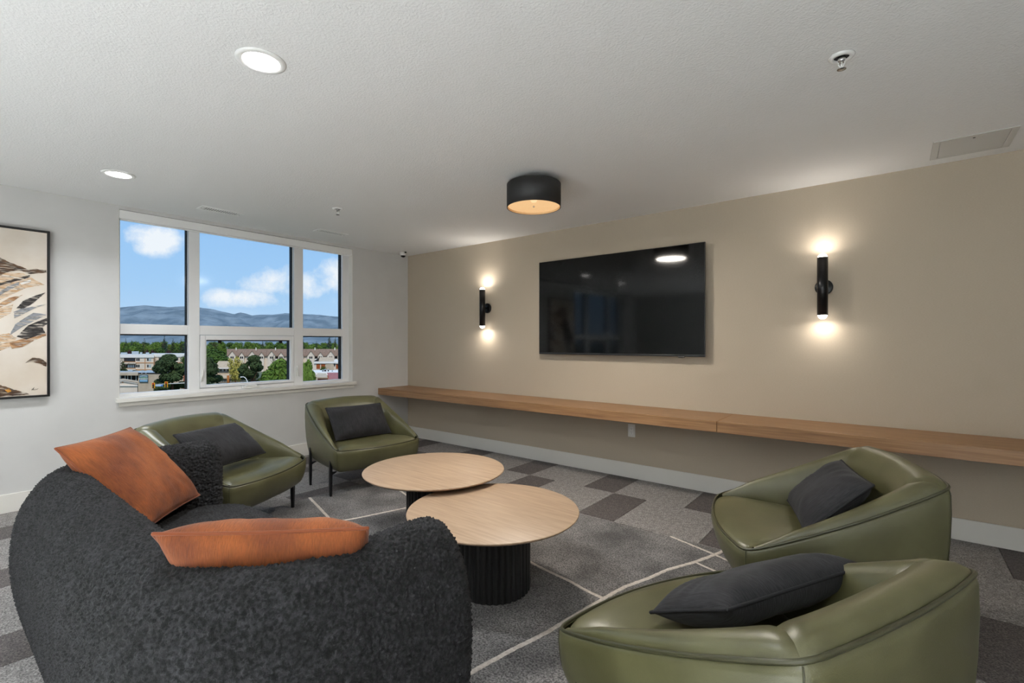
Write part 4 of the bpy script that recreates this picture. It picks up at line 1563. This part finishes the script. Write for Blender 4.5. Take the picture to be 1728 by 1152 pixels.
# --- buildings
class Building:
    def __init__(self, name, label, cat, px, D, group=None, turn=0.0):
        p = at(px, HY, D)
        self.px, self.D = px, D
        self.root = empty(name, (p.x, p.y, ZG), ANG + turn)
        tag(self.root, label, cat, group)

    def X(self, px):
        return (px - self.px) * self.D / F_PX

    def skew(self, ob):
        # plan sheared towards the camera: depth runs along the line of sight, not square to the front
        k = (self.px - CX) / F_PX
        for v in ob.data.vertices:
            v.co.x += v.co.y * k
        ob.data.update()
        return ob

    def Z(self, py):
        return GROUND_EYE - (py - HY) * self.D / F_PX

    def box(self, nm, x0, x1, y0, y1, d0, d1, m, parent=None):
        z0 = self.Z(y1) if y1 is not None else 0.0
        return self.skew(box(nm, self.X(x0), self.X(x1), d0, d1, z0, self.Z(y0), m, parent or self.root))

    def poly(self, nm, pts, d0, d1, m, parent=None):
        P = [(self.X(a), self.Z(b)) for a, b in pts]
        n = len(P)
        vs = [(x, d0, z) for x, z in P] + [(x, d1, z) for x, z in P]
        fs = [tuple(range(n)), tuple(range(2 * n - 1, n - 1, -1))] + [(i, i + n, (i + 1) % n + n, (i + 1) % n) for i in range(n)]
        ob = mk(nm, vs, fs, m, parent or self.root)
        bm = bmesh.new()
        bm.from_mesh(ob.data)
        bmesh.ops.recalc_face_normals(bm, faces=list(bm.faces))
        bm.to_mesh(ob.data)
        bm.free()
        return self.skew(ob)

    def slope(self, nm, a, b, c, d, m, th=.25):
        """four corners ((px, py, depth offset)...) as a thin roof plane; py read at the front plane"""
        P = [Vector(((p - self.px) * (self.D + dd) / F_PX, dd, GROUND_EYE - (q - HY) * (self.D + dd) / F_PX)) for p, q, dd in (a, b, c, d)]
        vs = P + [p - Vector((0, 0, th)) for p in P]
        fs = [(0, 1, 2, 3), (7, 6, 5, 4)] + [(i, i + 4, (i + 1) % 4 + 4, (i + 1) % 4) for i in range(4)]
        ob = mk(nm, vs, fs, m, self.root)
        bm = bmesh.new()
        bm.from_mesh(ob.data)
        bmesh.ops.recalc_face_normals(bm, faces=list(bm.faces))
        bm.to_mesh(ob.data)
        bm.free()
        return self.skew(ob)


cream = mat('cream_stucco', 'E3D2BF', .85, col2='D8C6B2', scale=.6)
white_st = mat('white_stucco', 'E8E2DA', .8)
tanband = mat('tan_band', 'C08F66', .8)
winglass = mat('dark_window', '2A3036', .15)
winlight = mat('curtained_window', 'A9B4B6', .3)
brownroof = mat('brown_shingle', '7A604E', .9, col2='927864', scale=2.0, detail=5)
tanroof = mat('tan_shingle', 'B79F82', .9, col2='C8B092', scale=1.5, detail=5)
redroof = mat('red_metal_roof', '9C5A52', .6, col2='A86860', scale=1.2, stretch=(8, .3, .3))
orangep = mat('orange_panel', 'A8511F', .8, col2='8A4018', scale=.8)
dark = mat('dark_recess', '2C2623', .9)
beige = mat('beige_block', 'C3B098', .85, col2='B5A189', scale=.7)
hvac = mat('hvac_grey', 'A8B0B4', .5)

# cream apartment block
b = Building('apartment_building', 'cream four-storey apartment block outside the left window pane', 'building', 245, 200)
b.box('wall', 190, 259, 598.5, None, 0, 12, cream)
b.box('wall', 259, 345, 600.0, None, 1.2, 12, cream)
b.box('parapet', 189, 260, 598.2, 603.2, -.35, 12.2, white_st)
b.box('parapet', 260, 346, 597.0, 602.0, .9, 12.2, white_st)
for yb_ in (611.2, 622.8):
    b.box('floor_band', 229, 259.5, yb_, yb_ + 1.5, -.12, .1, tanband)
    b.box('floor_band', 259.5, 345, yb_, yb_ + 1.5, 1.08, 1.3, tanband)
for xx in (244, 259.3):
    b.box('pilaster', xx, xx + 1.2, 603.2, None, -.15, .2, tanband)
for k, yb_ in enumerate((603.8, 614.6, 626)):
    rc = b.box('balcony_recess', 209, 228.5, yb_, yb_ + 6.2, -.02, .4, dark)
    b.box('balcony_slab', 207, 229, yb_ + 7.2, yb_ + 9.2, -1.5, 0, cream)
    b.box('balcony_rail', 207, 229, yb_ + 5.8, yb_ + 7.2, -1.5, -1.42, tanband)
    for xx in (215.5, 219.5, 223.5):
        b.box('balcony_door', xx, xx + 3.2, yb_ + .8, yb_ + 5.4, -.06, 0, winlight if k == 1 else winglass)
    for (x0, x1, m_) in ((229.8, 232.3, winglass), (233, 235.6, winglass), (248.2, 250.6, winglass), (251, 254.8, winlight)):
        b.box('window', x0, x1, yb_ + .6, yb_ + 4.9, -.08, .02, m_)
    for x0 in (268, 282, 296, 310):
        b.box('window', x0, x0 + 5, yb_ - .2, yb_ + 4.2, 1.1, 1.25, winglass)
for (x0, x1, h_) in ((203, 214, 2.6), (222, 234, 4.6), (236, 240, 3), (246, 252, 2.6), (256, 262, 1.8)):
    b.box('rooftop_unit', x0, x1, 597.6 - h_, 598.2, 3, 6, hvac)

# market building
b = Building('market_building', 'low beige market building with a blue sign, below the apartments', 'building', 255, 120)
b.box('wall', 233, 345, 630.5, None, 0, 9, beige)
b.box('roof_slab', 196, 345, 629.3, 630.6, 1.5, 9, hvac)
b.box('parking_rail', 233, 345, 628.6, 630.6, -.1, .1, dark)
for xx in (239, 246):
    b.box('rail_post', xx, xx + .7, 628.4, 630.8, -.2, .0, white_st)
b.box('canopy', 188, 233.2, 629.2, 633.0, -.6, 5, beige)
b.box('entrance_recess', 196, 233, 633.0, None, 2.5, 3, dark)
for xx in (203, 210.5, 215, 221, 229):
    b.box('column', xx, xx + .9, 633, None, .3, .6, white_st)
sg = b.box('sign_board', 235.0, 249.6, 632.2, 644.4, -.3, 0, mat('sign_blue', '47677A', .5))
b.box('sign_panel', 235.6, 249.0, 632.8, 643.8, -.36, -.3, mat('sign_teal', '5C7F8C', .5))
b.box('sign_stripe', 236.0, 248.6, 641.4, 643.2, -.40, -.36, mat('sign_light_blue', '8CBBDC', .5))
b.poly('sign_hills', [(236.4, 637.6), (239, 635.8), (241, 636.8), (243.5, 634.8), (246, 636.6), (248.4, 635.6), (248.4, 637.8), (236.4, 637.8)], -.40, -.36, mat('sign_green', '7E9A7A', .5))
b.poly('sign_arc', [(236.2, 634.8), (239, 633.8), (242.5, 633.3), (246, 633.8), (248.8, 634.8), (248.8, 635.2), (246, 634.3), (242.5, 633.8), (239, 634.3), (236.2, 635.2)], -.40, -.36, white_st)
fc = bpy.data.curves.new('sign_lettering', 'FONT')
fc.body = 'MARKET'
fc.size = 0.62
fc.extrude = 0.02
fc.align_x = 'CENTER'
to = bpy.data.objects.new('sign_lettering', fc)
link(to, b.root)
to.location = (b.X(242.3) - .40 * (b.px - CX) / F_PX, -.40, b.Z(640.7))
to.rotation_euler = (math.pi / 2, 0, 0)
fc.materials.append(white_st)
cvt = to.to_mesh()
me = bpy.data.meshes.new_from_object(to)
bpy.data.objects.remove(to, do_unlink=True)
to = bpy.data.objects.new('sign_lettering', me)
to.location = (b.X(242.3) - .40 * (b.px - CX) / F_PX, -.40, b.Z(640.7))
to.rotation_euler = (math.pi / 2, 0, 0)
link(to, b.root)

for (x0, x1, h_, d0_) in ((205, 211, 1.2, 4), (214, 222, 2.2, 6), (226, 231, 1.4, 5), (238, 243, 1.6, 5), (247, 256, 1.3, 8), (262, 268, 1.8, 6)):
    b.box('rooftop_unit', x0, x1, 629.3 - h_, 629.6, d0_, d0_ + 1.5, hvac)

# cream gable front
b = Building('gabled_shop', 'small cream gabled shop at the bottom left of the window', 'building', 215, 92)
b.poly('wall', [(180, 700), (180, 646), (207, 641.5), (232, 646), (232, 700)], 0, 3.6, cream)
b.poly('fascia', [(179, 645.6), (207, 640.6), (232.6, 645), (232.6, 647.2), (207, 642.8), (179, 647.6)], -.3, 0, white_st)
b.box('ledge', 180, 232.4, 650, 651, -.25, 0, white_st)
b.box('vent_grille', 206, 208, 643.6, 646, -.06, 0, tanband)
b.slope('roof_plane', (207, 640.4, -.3), (233, 644.8, -.3), (233, 642.4, 4), (208, 638.4, 4), tanroof)
b.slope('roof_plane', (179, 645.4, -.3), (207, 640.4, -.3), (208, 638.4, 4), (181, 643, 4), tanroof)

# traffic signal
t = Building('traffic_signal', 'traffic signal arm with two yellow signal heads at the crossing', 'traffic light', 322, 90)
sv = mat('galvanised_pole', 'C9C6BC', .5)
tube('mast_arm', [(t.X(258), 0, t.Z(648.6)), (t.X(285), 0, t.Z(647.3)), (t.X(324), 0, t.Z(645.4))], [.05, .07, .1], sv, t.root, 8)
tube('pole', [(t.X(324), 0, 0), (t.X(324), 0, t.Z(644))], .13, sv, t.root, 10)
yel = mat('signal_yellow', 'E8A51C', .5)
for (px0, py0) in ((256.3, 645.4), (277.9, 643.6)):
    hd = t.box('signal_head', px0, px0 + 5.4, py0, py0 + 9.4, -.28, 0, yel)
    for k in range(3):
        lathe('lens', [(0, .0), (.15, 0.0), (.15, .12)], dark if k else mat('red_lens', 'B0241A', .4), hd, 12,
              loc=(t.X(px0 + 2.9) - .28 * (t.px - CX) / F_PX, -.28, t.Z(py0 + 1.8 + 2.9 * k)), axis='Y')
t.box('street_name_sign', 262.0, 274.8, 648.6, 651.6, -.08, 0, mat('sign_pale_blue', 'AFC4DE', .5))
t.box('street_name_sign', 271.6, 274.8, 648.8, 651.4, -.1, -.07, mat('sign_strong_blue', '5C86C8', .5))
# orange pylon by the pine
b = Building('orange_pylon', 'narrow orange shop pylon beside the dark pine trunk', 'pylon', 312, 110)
b.box('post', 309.6, 314, 629, None, 0, .5, orangep)
b.box('cap', 309, 315.5, 627, 632, -.1, .6, orangep)
# street lamp
t = Building('street_lamp', 'white street lamp with a curved arm seen over the middle sash', 'street lamp', 418.5, 60)
pts = [(418.6, 700), (418.4, 648), (417.2, 643), (415.3, 639), (413, 636.6), (410.5, 635.6), (408, 635.6)]
tube('pole', [(t.X(418.6), 0, 0)] + [(t.X(a), 0, t.Z(c)) for a, c in pts[1:]], [.07, .06, .05, .045, .045, .045, .04], white_st, t.root, 8)
box('lantern', t.X(405.9), t.X(409.4), -.12, .12, t.Z(636.6), t.Z(635.2), white_st, t.root, .03)

# tan-roofed motel
b = Building('tan_roofed_house', 'low house with two tan shingle roof tiers behind the yellow tree', 'house', 385, 150)
b.box('wall', 366, 412, 620.5, None, 2, 12, cream)
b.slope('upper_roof', (361, 621.2, 0), (413, 621.2, 0), (408, 609, 7), (369, 609, 7), tanroof)
b.box('fascia', 361, 413, 620.6, 622, -.1, .2, white_st)
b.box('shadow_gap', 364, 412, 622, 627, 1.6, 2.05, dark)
for xx in (368, 374, 380, 386, 392, 398):
    b.box('window', xx, xx + 3.5, 622.8, 626.4, 1.5, 1.65, winlight)
b.slope('lower_roof', (362, 637.4, -4), (414, 637.4, -4), (410, 628, 1.8), (366, 628, 1.8), tanroof)
b.box('lower_wall', 363, 413, 637, None, -3, -2.6, beige)
for xx in range(364, 412, 4):
    b.box('fence_board', xx, xx + 3.2, 638.2, None, -3.3, -3.05, mat('grey_board', '8C8478', .9) if xx == 364 else bpy.data.materials['grey_board'])
tube('power_pole', [(b.X(404.2), -6, 0), (b.X(404.2), -6, b.Z(631))], .35, mat('orange_wood_pole', 'A5642C', .9), b.root, 8)

# gabled townhouses in a row
units = [(383, 'leftmost gabled townhouse in the row, behind the yellow tree'), (416.5, 'gabled townhouse half hidden behind the round dark pine'),
         (449.5, 'gabled townhouse with a tall front gable in the middle pane'), (483, 'gabled townhouse behind the right window mullion'),
         (516, 'gabled townhouse at the left of the right lower pane'), (549.5, 'gabled townhouse at the right of the right lower pane')]
for i, (p, lb) in enumerate(units):
    b = Building('townhouse', lb, 'house', p, 220, 'gabled townhouses in a row')
    x0, x1 = p, p + 33.0
    b.box('wall', x0, x1, 599, None, 0, 10, cream)
    b.slope('front_roof', (x0 - .3, 600.2, -.6), (x1 + .3, 600.2, -.6), (x1 + .3, 588.6, 5), (x0 - .3, 588.6, 5), brownroof)
    b.slope('rear_roof', (x0 - .3, 588.6, 5), (x1 + .3, 588.6, 5), (x1 + .3, 600.2, 10.6), (x0 - .3, 600.2, 10.6), brownroof)
    for (cx_, hw_, ap) in ((p + 8.5, 6.2, 592), (p + 24.5, 4.4, 594.2)):
        b.poly('gable', [(cx_ - hw_, 599.8), (cx_, ap), (cx_ + hw_, 599.8)], -1.0, 3.5, cream)
        b.slope('gable_roof', (cx_ - hw_ - .8, 600.4, -1.3), (cx_, ap - .5, -1.3), (cx_, ap - .5, 4), (cx_ - hw_ - .8, 600.4, 4), brownroof, .12)
        b.slope('gable_roof', (cx_ + hw_ + .8, 600.4, -1.3), (cx_, ap - .5, -1.3), (cx_, ap - .5, 4), (cx_ + hw_ + .8, 600.4, 4), brownroof, .12)
        b.box('gable_wall', cx_ - hw_, cx_ + hw_, 599.8, None, -1.0, .2, cream)
        for dx in (-2.6, .4):
            b.box('window', cx_ + dx, cx_ + dx + 2.2, 601.2, 604.6, -1.08, -.98, winglass)
    b.box('balcony_rail', x0 + 15.5, x1 - 13, 605, 608, -1.2, -1.1, white_st)
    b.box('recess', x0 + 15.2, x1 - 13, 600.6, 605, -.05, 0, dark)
    b.box('chimney', p + 15, p + 16.6, 586.6, 592, 4, 5, white_st)

# panelled hall
b = Building('panelled_hall', 'beige hall with orange wall panels in the right lower pane', 'building', 555, 150)
b.box('wall', 530, 615, 612.5, None, 0, 10, cream)
b.slope('roof_plane', (537, 609.6, -.3), (564, 609.6, -.3), (561, 602.4, 7), (539.5, 602.4, 7), tanroof)
b.box('roof_deck', 530, 615, 609.6, 613, -.4, 10, white_st)
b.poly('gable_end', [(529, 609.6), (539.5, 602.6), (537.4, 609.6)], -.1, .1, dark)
for (x0, x1) in ((534, 540), (541.8, 548.8), (567, 577), (582, 592)):
    b.box('orange_panel', x0, x1, 614, 622, -.1, .05, orangep)
b.box('garage_door', 550, 563, 612.6, None, -.25, .05, beige)
b.box('window', 563.6, 565.6, 612.8, 617.6, -.12, .05, winglass)
b.box('window', 570, 572.6, 614.2, 618, -.16, 0, winglass)
# white flat roof in front
b = Building('flat_roofed_shop', 'white flat-roofed shop with rooftop units in the right lower pane', 'building', 555, 112)
b.box('wall', 522, 620, 630, None, 0, 9, white_st)
b.box('roof_deck', 521, 621, 628.2, 632.0, -.2, 9.2, white_st)
b.box('lower_wall', 524, 556, 633, None, -2.5, 0, beige)
for (x0, x1, y0_) in ((543, 546, 625.6), (546.6, 550.6, 624.6), (552.6, 555.2, 624.6), (560, 562, 626.6)):
    u = b.box('rooftop_unit', x0, x1, y0_, 628.3, 3.5, 5, hvac)
    b.box('fan_grille', x0 + .4, x1 - .4, y0_ + .6, 627.6, 3.4, 3.5, dark)
# red roof
b = Building('red_roofed_shop', 'shop with a red metal roof at the lower right of the window', 'building', 565, 92)
b.box('wall', 553, 630, 640, None, .3, 9, orangep)
b.slope('roof_plane', (555.5, 643, -.4), (640, 643, -.4), (640, 628.4, 6), (551.6, 628.4, 6), redroof)
b.slope('roof_edge', (553.2, 643, -.45), (555.7, 643, -.45), (551.8, 628.3, 6), (549.6, 628.3, 6), cream)
b.box('side_wall', 536, 554, 635.4, None, .5, 4, orangep)
b.slope('side_roof', (533, 636, -.3), (553, 636, -.3), (550, 629.6, 4), (536, 629.6, 4), beige)
